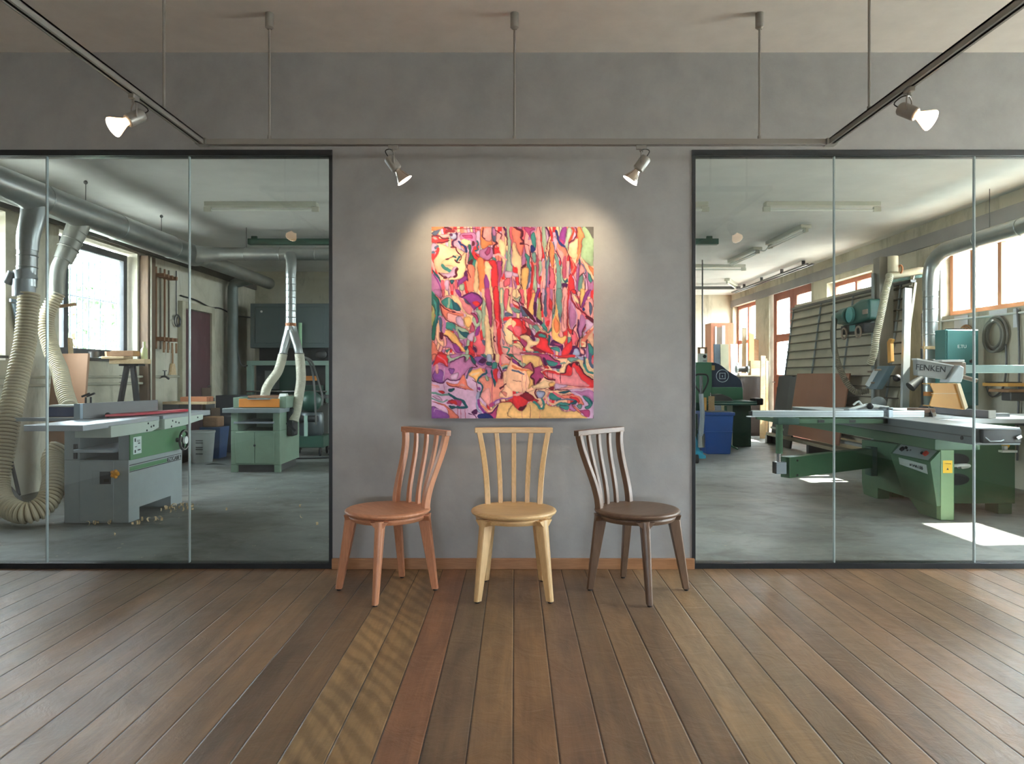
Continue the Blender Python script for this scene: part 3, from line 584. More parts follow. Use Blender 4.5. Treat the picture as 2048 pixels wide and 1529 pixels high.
'E': """vi 45,60 500,220 1000,120 1500,260 1941,240 1941,600 45,600;li 45,600 1200,560 1200,1500 45,1500;rd 170,0 400,0 430,180 420,300 300,210 210,180 130,240 70,280;hp*40 200,40 330,120 400,240;sa 45,0 150,0 60,150;sl 50,170 110,130 60,230;gg 410,0 920,0 900,100 860,150 820,60 700,80 460,200 440,120;vi 480,0 760,0 640,60 520,90
vi 70,300 200,200 300,230 430,300 480,210 660,110 800,60 820,160 930,100 1040,260 900,340 820,440 700,600 500,600 400,570 340,660 180,650 60,610;v2 80,450 180,330 320,420 330,640 200,640 100,600;v2 440,340 600,330 520,470;li 480,480 680,420 640,580 500,580;pk 130,250 180,230 210,420 150,440;li*20 340,330 320,600;dp*24 60,610 200,650 330,650 400,580 500,600 640,610 740,540 820,440;dp*26 480,190 660,100 800,50 830,130
sa 400,640 640,690 800,450 880,720 1040,850 900,830 700,770 480,740;pk 700,740 770,690 830,760;dr*16 420,680 500,740 850,820;pk*24 60,690 220,740;pk*20 60,770 220,770;sa*14 60,720 200,740;li*40 350,750 430,750;vi*16 340,690 345,810;yo 920,440 1000,380 1180,310 1290,360 1280,430 1180,480 1100,660 1040,560 940,500;cr*40 1000,480 1140,420;sa 1220,340 1290,340 1280,410 1220,400;sl 930,340 1010,320 990,390 920,430 880,560 850,520
dt 940,0 1060,110 1060,250 980,150;rd 970,0 1060,0 1040,60;v2 1060,60 1280,50 1330,120 1280,240 1170,250 1080,180;dp 1130,180 1250,70 1320,110 1270,200;mr*22 990,310 1100,290 1050,230;te 1200,0 1300,0 1340,70;lb 1330,0 1430,0 1460,180 1340,160;cr 1430,0 1500,0 1480,130;mr*50 1510,0 1510,120;cr 1540,0 1620,0 1600,200 1540,170;dt 1330,170 1450,190 1440,260 1340,250;vi 1300,300 1440,290 1440,420 1360,460
p2 1140,600 1240,510 1460,560 1560,640 1620,560 1700,560 1720,410 1941,410 1941,1000 1700,1040 1500,1140 1460,1210 1380,1220 1250,1060 1180,980 1220,840 1250,760;pk 1200,900 1400,800 1400,1180 1200,1020;pe 1720,420 1941,420 1941,980 1650,1010 1640,880 1750,760;p2 1650,860 1820,900 1780,980;te 1480,190 1570,200 1580,320 1500,350 1450,300;rd 1500,380 1600,340 1580,480 1600,580 1540,640 1490,480;dt 1430,370 1480,370 1490,540 1540,640 1520,760 1460,600 1440,480;gg 1300,480 1350,500 1380,600 1320,620
dt*40 1320,370 1320,440 1200,500 1135,580 1135,660 1220,720 1240,800 1200,880 1170,1000;lb 1100,900 1180,900 1150,1250 1210,1330 1180,1380 1100,1290;li 1600,200 1700,330 1700,400 1640,440;mr*30 1600,220 1640,340 1690,420;mr*56 1690,440 1675,540;mr*40 1650,790 1730,750;mr*24 1730,740 1850,640;mr*40 1800,620 1941,620;mr*14 1800,500 1805,600;pk 1680,0 1800,0 1941,160 1941,220 1720,230 1660,140;oR*40 1680,260 1800,230 1941,280;gg*60 1700,300 1820,280 1941,340;dt*44 1720,340 1800,310 1941,370;dp*20 1690,370 1941,385;dr 1760,40 1941,140 1860,130;dg 1790,0 1941,0 1941,70
mv*20 1455,560 1460,1140;mg*110 1440,1180 1460,1180;cz 1620,1150 1850,1120 1941,1160 1941,1500 1540,1500 1560,1340;rd 1560,1170 1760,1100 1941,1040 1941,1150 1850,1110 1650,1150;v2*30 1500,1140 1660,1050 1941,1010;pe 1180,1080 1320,1240 1440,1290 1580,1170 1620,1200 1520,1330 1360,1360 1220,1230;sa*30 1220,1210 1350,1310;mg 1350,1370 1480,1330 1600,1210 1540,1500 1460,1500;pu*60 1150,1080 1200,1250 1290,1370;dp*30 1280,1360 1400,1390 1540,1290 1600,1200;nv 1170,1390 1350,1390 1480,1500 1150,1500;dp 990,1340 1100,1290 1120,1400 1040,1410;dp*24 920,1390 1050,1430 1100,1500
dt*58 450,920 520,980 620,1040 760,1090 840,1190 860,1240 640,1240;mg 400,1120 470,1060 740,1090 720,1190 660,1210 560,1170 400,1160;rd 440,1080 600,1090 640,1180 500,1150;dt 430,1210 560,1210 620,1250 520,1280;dt 430,810 570,790 560,850 470,870;rd 200,850 290,840 350,880 300,920;te2*50 50,900 150,910 250,950 420,930;li 60,980 200,980 300,1090 180,1060;te2*30 50,1030 180,1090 300,1120 400,1060;sa 60,1110 300,1160 440,1250 560,1330 690,1500 460,1500 420,1300 300,1200;v2 60,1230 250,1290 400,1370 440,1500 50,1500;li*14 100,1330 160,1270 400,1360
mv*12 730,1270 730,1500;mv*12 830,1270 830,1500;mv*12 655,1250 655,1500;mr*15 1020,600 1110,690 1100,840 1120,880;pu*60 1140,800 1160,810""",
'F': """pe 0,60 700,120 1300,60 1885,200 1885,860 0,860;cz 200,30 500,20 640,80 720,240 560,300 430,190 330,230 200,240;pk 0,0 210,0 220,150 120,120;dg*35 0,40 100,110 180,150;pu 0,90 130,180 200,290 100,240 0,170;gg 130,170 300,200 260,290 160,260;mr*36 130,200 240,300 350,240 430,190;oR*50 0,270 150,340 330,370 460,380;sl*40 0,360 100,390 260,460;mv 250,300 440,190 520,290 500,390 380,340
yo 340,380 480,390 500,420 420,520 480,620 480,720 370,810 400,650 350,480;mg 520,310 660,270 780,340 650,400 740,520 620,600 560,700 490,710 500,600 420,530 500,430;mr*32 460,230 510,400 420,520 490,600 500,710;mr*50 640,570 570,680;pk 640,300 720,280 780,340 700,360
mg 480,0 860,0 960,100 1130,200 1130,320 940,340 850,240 740,250 640,60;dp 710,90 780,90 820,240 750,230;te 800,130 940,150 1050,200 1000,260 880,260;rd 720,250 830,270 860,340 790,330;dp 900,290 1130,250 1120,330 920,330;te2*45 1130,210 1220,180;li 920,350 1030,330 1060,380 960,380;te2 1030,340 1110,330 1110,390 1060,390
cr 870,0 960,90 1100,150 1230,200 1290,100 1340,160 1260,240 1230,420 1120,430 1110,340 1180,260 1160,180 1000,110;rd 960,20 1200,0 1480,0 1400,80 1240,60 1050,50;te2 1290,80 1480,60 1640,100 1460,140 1350,170;lb 1500,0 1680,50 1660,120 1560,80;cr 1480,130 1590,100 1680,240 1720,400 1885,520 1885,560 1680,440 1620,300 1560,160;te*60 1700,60 1700,250 1760,370 1885,430;dp*25 1680,40 1690,200;cr*44 1740,100 1780,290 1885,375;sl*75 1820,0 1820,180 1885,290;hp*50 1885,80 1885,190
mr*26 880,20 960,100 1100,150;rd 680,410 840,380 1000,400 1140,440 1240,420 1270,260 1480,170 1560,200 1640,330 1680,450 1885,600 1885,790 1500,760 1020,690 1000,600 870,580;p3 760,420 1000,460 1360,490 1390,310 1470,310 1600,560 1800,740 1500,750 1030,690 1000,600 860,540;mr*30 1140,440 1240,410 1270,260 1330,210 1520,160 1570,250 1640,360 1680,450 1885,590;mr 1470,170 1560,160 1580,260 1500,240;mr 1310,210 1400,200 1370,290;cr*14 1550,200 1550,240;mr*12 650,420 740,480 760,540;mr*40 760,540 860,590 1000,610
mr*10 830,390 830,560;mr*10 940,440 940,580;mr*10 1130,450 1130,670;cr 650,640 760,590 860,640 990,640 990,740 860,790 600,780 500,800 480,730;yo 860,680 990,660 980,750 880,760;dr 850,800 950,750 990,770 960,820;li 1000,700 1100,690 1300,740 1200,770 1020,830;pk 1000,830 1300,760 1885,790 1885,850 1300,840;mr*18 560,810 800,790;mr*16 780,830 1300,820
li 1300,840 1885,850 1885,1500 1400,1500 1500,1000;vi 1360,870 1885,860 1885,1120 1780,1000 1600,960 1480,890;pe 560,820 760,850 860,880 760,1030 700,1150 640,1180 500,1020 370,880 500,830;lb 580,870 740,880 740,960 680,1030 600,1010 560,920;mr*34 560,820 530,920 590,1020;sl*22 600,850 740,870 750,940 690,1040
cz 0,1180 130,1300 240,1310 330,1190 440,1120 600,1200 640,1310 720,1290 770,1140 900,1200 1100,1230 1200,1350 1350,1340 1560,1310 1640,1400 1750,1470 1600,1500 0,1500;rd 0,990 170,970 320,870 390,890 500,1010 620,1090 480,1110 380,1110 330,1190 230,1300 130,1290 30,1180 0,1150;dr 170,970 330,870 400,900 520,1030 400,1090 300,1060;mr 120,1270 250,1200 330,1180 240,1310;mr*40 300,880 370,890;pk 0,960 200,900 230,920 130,980;te*55 500,1110 600,1190 640,1270 700,1270 730,1190 710,1060
te 840,940 930,890 1050,960 1150,1040 1040,1070 880,1050;hp*50 970,880 1100,980 1200,1010;sa 1160,960 1500,960 1620,1060 1690,1170 1560,1180 1490,1080 1200,1030;rd 1350,1000 1500,1000 1580,1100 1530,1120;dt 1080,870 1280,850 1380,870 1250,910 1130,910;hp*26 880,890 780,1040 740,1060;te 950,1190 1150,1120 1350,1150 1280,1190 1100,1190;sl*40 1040,1090 1200,1060 1400,1050 1460,1090;dt 1310,1170 1480,1070 1490,1140 1360,1190;pe*45 790,1000 860,1120 960,1160 1100,1110 1250,1080;te 1110,1200 1330,1200 1300,1300 1200,1300;vi 1100,1220 1200,1340 1300,1310 1240,1350
te 1620,990 1760,1000 1880,1120 1860,1220 1740,1280 1700,1230 1780,1160;dt*40 1820,1060 1870,1150;te2 1500,1180 1640,1170 1620,1270 1560,1260;sa 1400,1180 1560,1280 1640,1380 1520,1340;vi 1330,1230 1390,1150 1430,1230 1500,1310 1440,1350 1360,1320;mg 1580,1310 1780,1290 1830,1370 1800,1460 1720,1450 1650,1360
mv*8 225,30 225,880;mv*8 320,380 320,860;mv*8 635,100 635,280;mv*8 225,1310 225,1500;mr*9 420,1200 420,1500;mv*8 645,1310 645,1500;mr*10 0,620 200,640"""}

def paint_canvas(nx, nz):
    X0, X1, Y0, Y1 = 863.6, 1186.8, 453.6, 837.6
    px = np.linspace(X0, X1, nx)[None, :].repeat(nz, 0); py = np.linspace(Y0, Y1, nz)[:, None].repeat(nx, 1)
    rng = np.random.RandomState(3)
    def smooth_noise(k):
        g = rng.rand(k+3, k+3); u = (px-X0)/(X1-X0)*k; v = (py-Y0)/(Y1-Y0)*k
        i = np.clip(u.astype(int), 0, k+1); j = np.clip(v.astype(int), 0, k+1); fu = u-i; fv = v-j
        fu = fu*fu*(3-2*fu); fv = fv*fv*(3-2*fv)
        return (g[j, i]*(1-fu)+g[j, i+1]*fu)*(1-fv)+(g[j+1, i]*(1-fu)+g[j+1, i+1]*fu)*fv
    wx = px+(smooth_noise(28)-.5)*2.6+(smooth_noise(80)-.5)*1.4; wy = py+(smooth_noise(28)-.5)*2.6+(smooth_noise(80)-.5)*1.4
    img = np.ones((nz, nx, 3))*np.array(PAL['pe'])
    line = np.clip(smooth_noise(26)*2.2-.45, 0, 1); tone = .90+.20*smooth_noise(14); streak = .96+.08*smooth_noise(90)
    def crom(p, closed):
        P = np.array(p, float); n = len(P); out = []
        rngi = range(n) if closed else range(n-1)
        for i in rngi:
            if closed: a, b, c, d = P[i-1], P[i], P[(i+1) % n], P[(i+2) % n]
            else: a, b, c, d = P[max(i-1, 0)], P[i], P[i+1], P[min(i+2, n-1)]
            for t in (0, .2, .4, .6, .8):
                out.append(.5*((2*b)+(c-a)*t+(2*a-5*b+4*c-d)*t*t+(3*b-a-3*c+d)*t**3))
        if not closed: out.append(P[-1])
        return np.array(out)
    def blend(sl, m, col):
        c = np.array(col)*tone[sl][..., None]*streak[sl][..., None]
        img[sl] = img[sl]*(1-m[..., None])+c*m[..., None]
    def box(pts, pad):
        a, b = pts.min(0)-pad, pts.max(0)+pad
        i0 = int(max(0, (a[0]-X0)/(X1-X0)*nx-1)); i1 = int(min(nx, (b[0]-X0)/(X1-X0)*nx+2))
        j0 = int(max(0, (a[1]-Y0)/(Y1-Y0)*nz-1)); j1 = int(min(nz, (b[1]-Y0)/(Y1-Y0)*nz+2))
        return (slice(j0, max(j1, j0)), slice(i0, max(i1, i0)))
    def dist(sl, pts, closed):
        X = wx[sl]; Y = wy[sl]; d = np.full(X.shape, 1e9)
        n = len(pts)
        for i in range(n if closed else n-1):
            a, b = pts[i], pts[(i+1) % n]; e = b-a; L = max(1e-9, e@e)
            t = np.clip(((X-a[0])*e[0]+(Y-a[1])*e[1])/L, 0, 1)
            d = np.minimum(d, np.hypot(X-a[0]-t*e[0], Y-a[1]-t*e[1]))
        return d
    def inside(sl, pts):
        X = wx[sl]; Y = wy[sl]; m = np.zeros(X.shape, bool); n = len(pts)
        for i in range(n):
            a, b = pts[i], pts[(i+1) % n]
            if a[1] == b[1]: continue
            c = ((a[1] > Y) != (b[1] > Y)) & (X < (b[0]-a[0])*(Y-a[1])/(b[1]-a[1])+a[0]); m ^= c
        return m
    # vertical under-painting of mixed streaks, so no bare ground shows
    keys = ['pe', 'pk', 'cr', 'sa', 'li', 'te2', 'hp', 'vi', 'pk', 'pe', 'rd', 'gg']
    xb = px+(smooth_noise(4)-.5)*26+(smooth_noise(13)-.5)*11; w = 6.2
    bi = np.floor(xb/w).astype(int); fr = xb/w-bi
    seg = np.floor((py+(bi*37 % 97))/(46+(bi*13 % 29))).astype(int)
    img[:] = np.array([PAL[k] for k in keys])[(bi*7+seg*5+(bi*seg) % 3) % len(keys)]
    img *= (.93+.14*np.clip(fr*1.4, 0, 1))[..., None]
    ln = np.clip(1.25-np.minimum(fr, 1-fr)*w*1.15, 0, 1)*np.clip(smooth_noise(20)*2-.4, 0, 1)
    img[:] = img*(1-.8*ln[..., None])+np.array(PAL['mr'])*.8*ln[..., None]
    for tname in 'ABCDEF':
        ox, oy = TILES[tname]
        for item in ART[tname].replace('\n', ';').split(';'):
            item = item.strip()
            if not item: continue
            h, *ps = item.split(); pts = [tuple(float(q) for q in p.split(',')) for p in ps]
            pts = [(ox+x/11.764, oy+y/11.764) for x, y in pts]
            if '*' in h:
                k, w = h.split('*'); w = float(w)/11.764/2
                P = crom(pts, False); sl = box(P, w+2)
                if img[sl].size == 0: continue
                blend(sl, np.clip((w-dist(sl, P, False))/.7+.5, 0, 1), PAL[k])
            else:
                P = crom(pts, True); sl = box(P, 2)
                if img[sl].size == 0: continue
                d = dist(sl, P, True); ins = inside(sl, P); sd = np.where(ins, d, -d)
                c = np.array(PAL[h])*(.94+.14*np.clip(sd/7, 0, 1))[..., None]
                blend(sl, np.clip(sd/.7+.5, 0, 1), c)
                # wet darker rim of each patch, as thinned paint dries
                rim = np.clip(1-np.abs(sd-.5)/1.2, 0, 1)*line[sl]*(.85 if h not in ('mr', 'dp', 'nv', 'dr', 'dk') else 0)
                blend(sl, rim, np.array(PAL[h])*.42+np.array(PAL['mr'])*.30)
    g = img.mean(-1, keepdims=True); img = g+(img-g)*1.03
    return np.clip(img*.92, 0, 255)

def build_painting():
    x0, x1, z0, z1, yf, yb = -.507, .4835, .933, 2.105, 4.432, 4.479
    p = thing('painting', (0, 4.46, z0), 'large abstract painting of dripping pink, red and teal bands above the chairs', 'painting')
    nx, nz = 340, 402
    img = paint_canvas(nx, nz)/255.
    l = np.where(img <= .04045, img/12.92, ((img+.055)/1.055)**2.4)
    xs = np.linspace(x0, x1, nx); zs = np.linspace(z1, z0, nz)
    co = np.zeros((nz, nx, 3)); co[..., 0] = xs[None, :]; co[..., 1] = yf; co[..., 2] = zs[:, None]
    co -= np.array(wl(p)); me = bpy.data.meshes.new('canvas')
    i = np.arange(nz*nx).reshape(nz, nx)
    q = np.stack([i[:-1, :-1], i[1:, :-1], i[1:, 1:], i[:-1, 1:]], -1).reshape(-1, 4)
    # returns of the canvas over its stretcher
    ring = list(i[0, :])+list(i[1:, -1])+list(i[-1, -2::-1])+list(i[-2:0:-1, 0])
    bv = co.reshape(-1, 3)[ring].copy(); bv[:, 1] = yb-p.location.y; n0 = nz*nx; m = len(ring)
    side = [(ring[k], ring[(k+1) % m], n0+(k+1) % m, n0+k) for k in range(m)]
    allv = np.concatenate([co.reshape(-1, 3), bv]); me.from_pydata(allv.tolist(), [], q.tolist()+side+[tuple(n0+k for k in reversed(range(m)))])
    colr = np.concatenate([l.reshape(-1, 3), l.reshape(-1, 3)[ring]])
    at_ = me.color_attributes.new('paint', 'FLOAT_COLOR', 'POINT')
    at_.data.foreach_set('color', np.concatenate([colr, np.ones((len(colr), 1))], 1).astype(np.float32).ravel())
    me.update()
    t = NT('oil_paint'); a = t.add('ShaderNodeVertexColor', layer_name='paint'); t.base(a.outputs['Color'])
    t.p.inputs['Roughness'].default_value = .6; t.p.inputs['Specular IOR Level'].default_value = .25; t.bump(t.noise(t.coord(), 160, 4), .12, .002)
    me.materials.append(t.m)
    o = bpy.data.objects.new('canvas', me); COL.objects.link(o); o.parent = p
    for za in (z0+.02, z1-.06): MB().box((x0+.02, yf+.012, za), (x1-.02, YW-.001, za+.04)).build('stretcher_bar', WOOD('pine', C(196, 160, 112), C(216, 182, 134)), p)
build_painting()

# ------------------------------------------------------------------ the three chairs
def chair(label, c1, c2, key, loc, rz, group):
    g = WOOD(key+'_wood', c1, c2, .38, (3, 16, 16), 1.4, .05); gl = WOOD(key+'_wood_upright', c1, c2, .38, (18, 18, 2), 1.4, .05)
    dark = M('felt_glide', C(40, 36, 34), .9)
    t = thing('spindle_chair', (0, 0, 0), label, 'chair', group)
    # seat: dished round top with a rounded edge and an under-bevel
    MB().lathe([(0, .455), (.09, .4555), (.17, .459), (.212, .4615), (.224, .461), (.233, .456), (.236, .449), (.233, .442), (.226, .436), (.21, .431), (.12, .429), (0, .429)], n=64).build('seat', g, t, smooth=35)
    ap = MB().lathe([(.17, .4295), (.208, .4295), (.212, .420), (.206, .407), (.199, .401), (.175, .401), (.168, .41)], n=64)
    ap.f = ap.f[:-2]; n = 64; o = len(ap.v)-7*n
    for k in range(n): ap.f.append((o+6*n+k, o+6*n+(k+1) % n, o+(k+1) % n, o+k))
    ap.build('apron', g, t, smooth=35)
    for sx in (-1, 1):
        for fy, (bx, by), (tx, ty) in ((0, (.192, -.198), (.147, -.140)), (1, (.166, .202), (.137, .146))):
            b = V(sx*bx, by, .008); tp = V(sx*tx, ty, .4292)
            rad = V(tp.x, tp.y, 0).normalized(); tan = V(-rad.y, rad.x, 0)
            def q(c, w, d):
                # five-sided section: chamfer on the outer corners
                return [c-rad*w/2-tan*d/2, c+rad*(w/2-.007)-tan*d/2, c+rad*w/2-tan*(d/2-.009), c+rad*w/2+tan*(d/2-.009), c+rad*(w/2-.007)+tan*d/2, c-rad*w/2+tan*d/2]
            a, c = q(b, .036, .031), q(tp, .068, .046)
            m = MB().addv(a+c, [tuple(reversed(range(6))), tuple(range(6, 12))]+[(i, (i+1) % 6, (i+1) % 6+6, i+6) for i in range(6)])
            leg = m.build('leg', gl, t, bev=.0025)
            MB().cyl(b-V(0, 0, .008), b, .012, n=14).build('glide', dark, leg)
            if fy == 0 or True:
                # shoulder block where leg and apron meet
                s = MB().addv([tp+rad*.034+tan*.05+V(0, 0, -.004), tp+rad*.034-tan*.05+V(0, 0, -.004), tp+rad*.034-tan*.022+V(0, 0, -.036), tp+rad*.034+tan*.022+V(0, 0, -.036),
                               tp-rad*.02+tan*.05+V(0, 0, -.004), tp-rad*.02-tan*.05+V(0, 0, -.004), tp-rad*.02-tan*.022+V(0, 0, -.036), tp-rad*.02+tan*.022+V(0, 0, -.036)],
                              [(0, 1, 2, 3), (7, 6, 5, 4), (0, 4, 5, 1), (1, 5, 6, 2), (2, 6, 7, 3), (3, 7, 4, 0)])
                s.build('corner_block', g, t, bev=.002)
    # back: two posts and three slats, bowed outwards and back
    bot = [(-.150, .150), (-.077, .188), (0, .199), (.077, .188), (.150, .150)]
    top = [(-.203, .249), (-.103, .258), (0, .261), (.103, .258), (.203, .249)]
    for i in range(5):
        (x0, y0), (x1, y1) = bot[i], top[i]; P = []
        for k in range(15):
            s = k/14; e = s**1.75; z = .450+(.866-.450)*s
            yb = y0+(y1-y0)*(3*s*s-2*s**3)*1.0
            P.append(V(x0+(x1-x0)*e, yb, z))
        post = i in (0, 4); w0, d0, w1, d1 = (.031, .036, .031, .034) if post else (.027, .021, .027, .018)
        m = MB()
        for k in range(15):
            s = k/14; w = w0+(w1-w0)*s; d = d0+(d1-d0)*s; c = P[k]
            an = math.atan2(P[0].x, 1.1)*.6; ax = V(math.cos(an), -math.sin(an), 0); ay = V(math.sin(an), math.cos(an), 0)
            m.v += [c-ax*w/2-ay*d/2, c+ax*w/2-ay*d/2, c+ax*w/2+ay*d/2, c-ax*w/2+ay*d/2]
        m.f += [(3, 2, 1, 0), (56, 57, 58, 59)]
        for k in range(14):
            for j in range(4): m.f.append((k*4+j, k*4+(j+1) % 4, k*4+4+(j+1) % 4, k*4+4+j))
        m.build('back_post' if post else 'back_slat', gl, t, bev=.003)
    m = MB(); nx = 13
    for k in range(nx):
        s = k/(nx-1)*2-1; x = s*.228; y = .249+.014*(1-s*s)
        m.v += [V(x, y-.018, .858), V(x, y+.016, .858), V(x, y+.018, .889), V(x, y-.016, .889)]
    m.f += [(0, 1, 2, 3), tuple(reversed([(nx-1)*4+j for j in range(4)]))]
    for k in range(nx-1):
        for j in range(4): m.f.append((k*4+j, k*4+4+j, k*4+4+(j+1) % 4, k*4+(j+1) % 4))
    rail = m.build('top_rail', g, t, bev=.003)
    for s in (-1, 1):    # dark end-grain tenons on the rail ends
        MB().box((s*.2285, .238, .861), (s*.2295, .262, .886)).build('end_grain', WOOD(key+'_endgrain', mulc(c1, .5), mulc(c2, .55), .5), rail)
    t.location = loc; t.rotation_euler = (0, 0, rz)
    return t
grp = 'chairs in a row under the painting'
chair('reddish cherry wood chair with round seat, turned to the left', C(178, 120, 87), C(202, 144, 110), 'cherry', (-.703, 4.028, 0), -math.radians(48), grp)
chair('pale maple wood chair with round seat, facing forward in the middle', C(210, 172, 120), C(228, 194, 144), 'maple', (-.004, 4.008, 0), 0, grp)
chair('dark walnut wood chair with round seat, turned to the right', C(94, 73, 58), C(118, 94, 76), 'walnut', (.680, 4.024, 0), math.radians(48), grp)

# ------------------------------------------------------------------ lighting track and its spotlights
m_alu = M('satin_aluminium', C(138, 135, 129), .42, .3, .06)
m_slot = M('track_slot', C(22, 20, 19), .7)
TX0, TX1, TY, TZ = -1.722, 1.742, 4.0, 2.466
tr = thing('lighting_track', (0, TY, TZ), 'grey metal lighting track forming a U under the ceiling on thin rods', 'track')
def rail(name, p0, p1):
    p0, p1 = Vector(p0), Vector(p1); d = (p1-p0).normalized(); s = d.cross(V(0, 0, 1)).normalized()
    m = MB(); h, w = .032, .036
    m.bar(p0+V(0, 0, h-.005), p1+V(0, 0, h-.005), w, .010)
    for k in (-1, 1):
        m.bar(p0+s*k*(w/2-.002)+V(0, 0, h/2), p1+s*k*(w/2-.002)+V(0, 0, h/2), .004, h)
        m.bar(p0+s*k*(w/2-.006)+V(0, 0, .0015), p1+s*k*(w/2-.006)+V(0, 0, .0015), .010, .003)
    o = m.build(name, m_alu, tr, bev=.0008, seg=1)
    MB().bar(p0+V(0, 0, h*.55), p1+V(0, 0, h*.55), w-.009, .018).build('slot', m_slot, o)
rail('rail', (TX0+.03, TY, TZ), (TX1-.03, TY, TZ))
rail('rail', (TX0, TY-.03, TZ), (TX0, -3.0, TZ)); rail('rail', (TX1, TY-.03, TZ), (TX1, -3.0, TZ))
for x in (TX0, TX1): MB().box((x-.03, TY-.03, TZ-.001), (x+.03, TY+.03, TZ+.034)).build('corner_joint', m_alu, tr, bev=.003)
for x, y in ((-1.352, TY), (0, TY), (1.352, TY), (TX0, 3.56), (TX1, 3.56), (TX0, 1.2), (TX1, 1.2)):
    r = MB().cyl((x, y, TZ+.03), (x, y, ZG), .0068, n=12).build('suspension_rod', m_alu, tr)
    MB().lathe([(.0, ZG-.088), (.012, ZG-.088), (.023, ZG-.078), (.023, ZG), (0, ZG)], (x, y, 0), n=24).build('canopy', m_alu, r)
    MB().cyl((x, y, TZ+.03), (x, y, TZ+.052), .011, n=12).build('clamp', m_alu, r)
m_glow = M('lamp_face', (1, .80, .55, 1), .4, emit=22)
m_glowbulb = M('glowing_bulb_glass', (1, .62, .34, 1), .3, emit=3.0)
m_refl = M('bulb_reflector', C(226, 214, 200), .18, .85, .03)
def spotlight(label, c, d, power, deg, aim, twist=0, lcol=(1, .77, .50)):
    """c: point under the rail; d: direction the bulb points"""
    c = Vector(c); d = Vector(d).normalized()
    t = thing('track_spotlight', c, label, 'spotlight', 'spotlights on the track')
    along = V(1, 0, 0) if not twist else V(0, 1, 0)
    MB().bar(c+V(0, 0, -.011)-along*.028, c+V(0, 0, -.011)+along*.028, .026, .022).build('adapter', m_alu, t, bev=.003)
    hub = c+V(0, 0, -.105)+V(d.x, d.y, 0)*.0
    side = d.cross(V(0, 0, 1)).normalized()
    b = MB().cyl(c+V(0, 0, -.022), c+V(0, 0, -.034), .010, n=12)
    for k in (-1, 1): b.tube(spline([c+V(0, 0, -.034), c+side*k*.034+V(0, 0, -.05), hub+side*k*.034], 10), .0032, 8)
    b.build('yoke', m_alu, t)
    MB().tube(spline([c+V(0, 0, -.03)-side*.01, c+V(0, 0, -.05)-d*.035, hub-d*.075+V(0, 0, .01), hub-d*.046], 14), .0028, 8).build('cable', m_slot, t)
    MB().lathe([(0, -.048), (.024, -.048), (.030, -.040), (.030, .03), (.026, .034), (0, .034)], hub, d, 28).build('socket', m_alu, t)
    bulb = MB().lathe([(.017, .034), (.019, .046), (.030, .07), (.043, .096), (.045, .104), (.043, .106)], hub, d, 28).build('bulb', m_glowbulb if twist else m_refl, t)
    MB().lathe([(0, .1065), (.025, .1085), (.0445, .1065), (.0445, .1025), (0, .1)], hub, d, 28).build('lamp_lens', m_glow, bulb)
    p = hub+d*.115
    spot(p, aim, power, deg, 1.0, lcol)
spotlight('front track spotlight left of the painting, bulb aimed down at it', (-.668, TY, TZ), (.44, .10, -.62), 38, 98, (-.26, 4.48, 1.80))
spotlight('front track spotlight right of the painting, bulb aimed down at it', (.700, TY, TZ), (-.44, .10, -.62), 38, 98, (.24, 4.48, 1.80))
spotlight('glowing track spotlight on the left side rail, aimed outward', (TX0, 3.28, TZ), (-.56, -.56, -.56), 125, 110, (-3.4, 1.4, .0), 1, (1, .92, .80))
spotlight('glowing track spotlight on the right side rail, aimed outward', (TX1, 3.20, TZ), (.56, -.56, -.54), 85, 110, (3.4, 1.4, .0), 1, (1, .92, .80))
# lamps further back along the side rails, outside the picture
for x, ax in ((TX0, .25), (TX1, -.25)):
    spot((x, 1.35, 2.36), (ax, 4.2, .6), 30, 70, 1.0, (1, .92, .82), .03)

# ------------------------------------------------------------------ workshop, left side
m_galv = M('galvanised_steel', C(168, 172, 170), .32, .85, .14, 3, dirt=C(110, 108, 98), dirt_amt=.4)
m_galvd = M('dusty_galvanised', C(140, 140, 132), .5, .6, .18, 3, dirt=C(120, 108, 88), dirt_amt=.6)
m_hose = M('cream_ribbed_hose', C(206, 194, 166), .55, 0, .08, 5)
m_hose2 = M('grey_beige_hose', C(178, 172, 152), .55, 0, .08, 5)
m_mgrey = M('machine_grey_paint', C(150, 158, 158), .5, 0, .07, 3, dirt=C(110, 112, 104), dirt_amt=.35)
m_mgreen = M('machine_green_paint', C(76, 128, 84), .42, 0, .08, 3, dirt=C(60, 92, 62), dirt_amt=.4)
m_sage = M('sage_green_paint', C(120, 142, 122), .5, 0, .1, 3, dirt=C(92, 98, 84), dirt_amt=.5)
m_dgreen = M('dark_green_paint', C(40, 74, 62), .45, 0, .12, 4)
m_iron = M('planed_cast_iron', C(168, 176, 184), .3, .55, .06, 4)
m_dsteel = M('dark_steel', C(88, 88, 88), .4, .5, .12, 5)
m_black = M('black_plastic', C(26, 27, 29), .5, 0, .1)
m_chrome = M('chrome', C(200, 200, 200), .15, 1, .03)
m_white = M('white_paint', C(224, 226, 222), .5, 0, .04)
m_ink = M('black_ink', C(30, 32, 34), .6)
m_red = M('red_guard_paint', C(176, 44, 58), .4, 0, .1)
m_orange = M('orange_plywood', C(206, 128, 50), .5, 0, .12, 4)
m_label = M('label_white', C(206, 218, 214), .5, 0, .05)
m_glt = M('pale_green_paint', C(150, 176, 162), .5, 0, .1, 4)

def seams(mb, p0, p1, r, n):
    """raised crimp rings along a straight duct"""
    p0, p1 = Vector(p0), Vector(p1)
    for k in range(n):
        p = p0.lerp(p1, (k+.5)/n); mb.torus(p, r, .006, p1-p0, 24, 6)
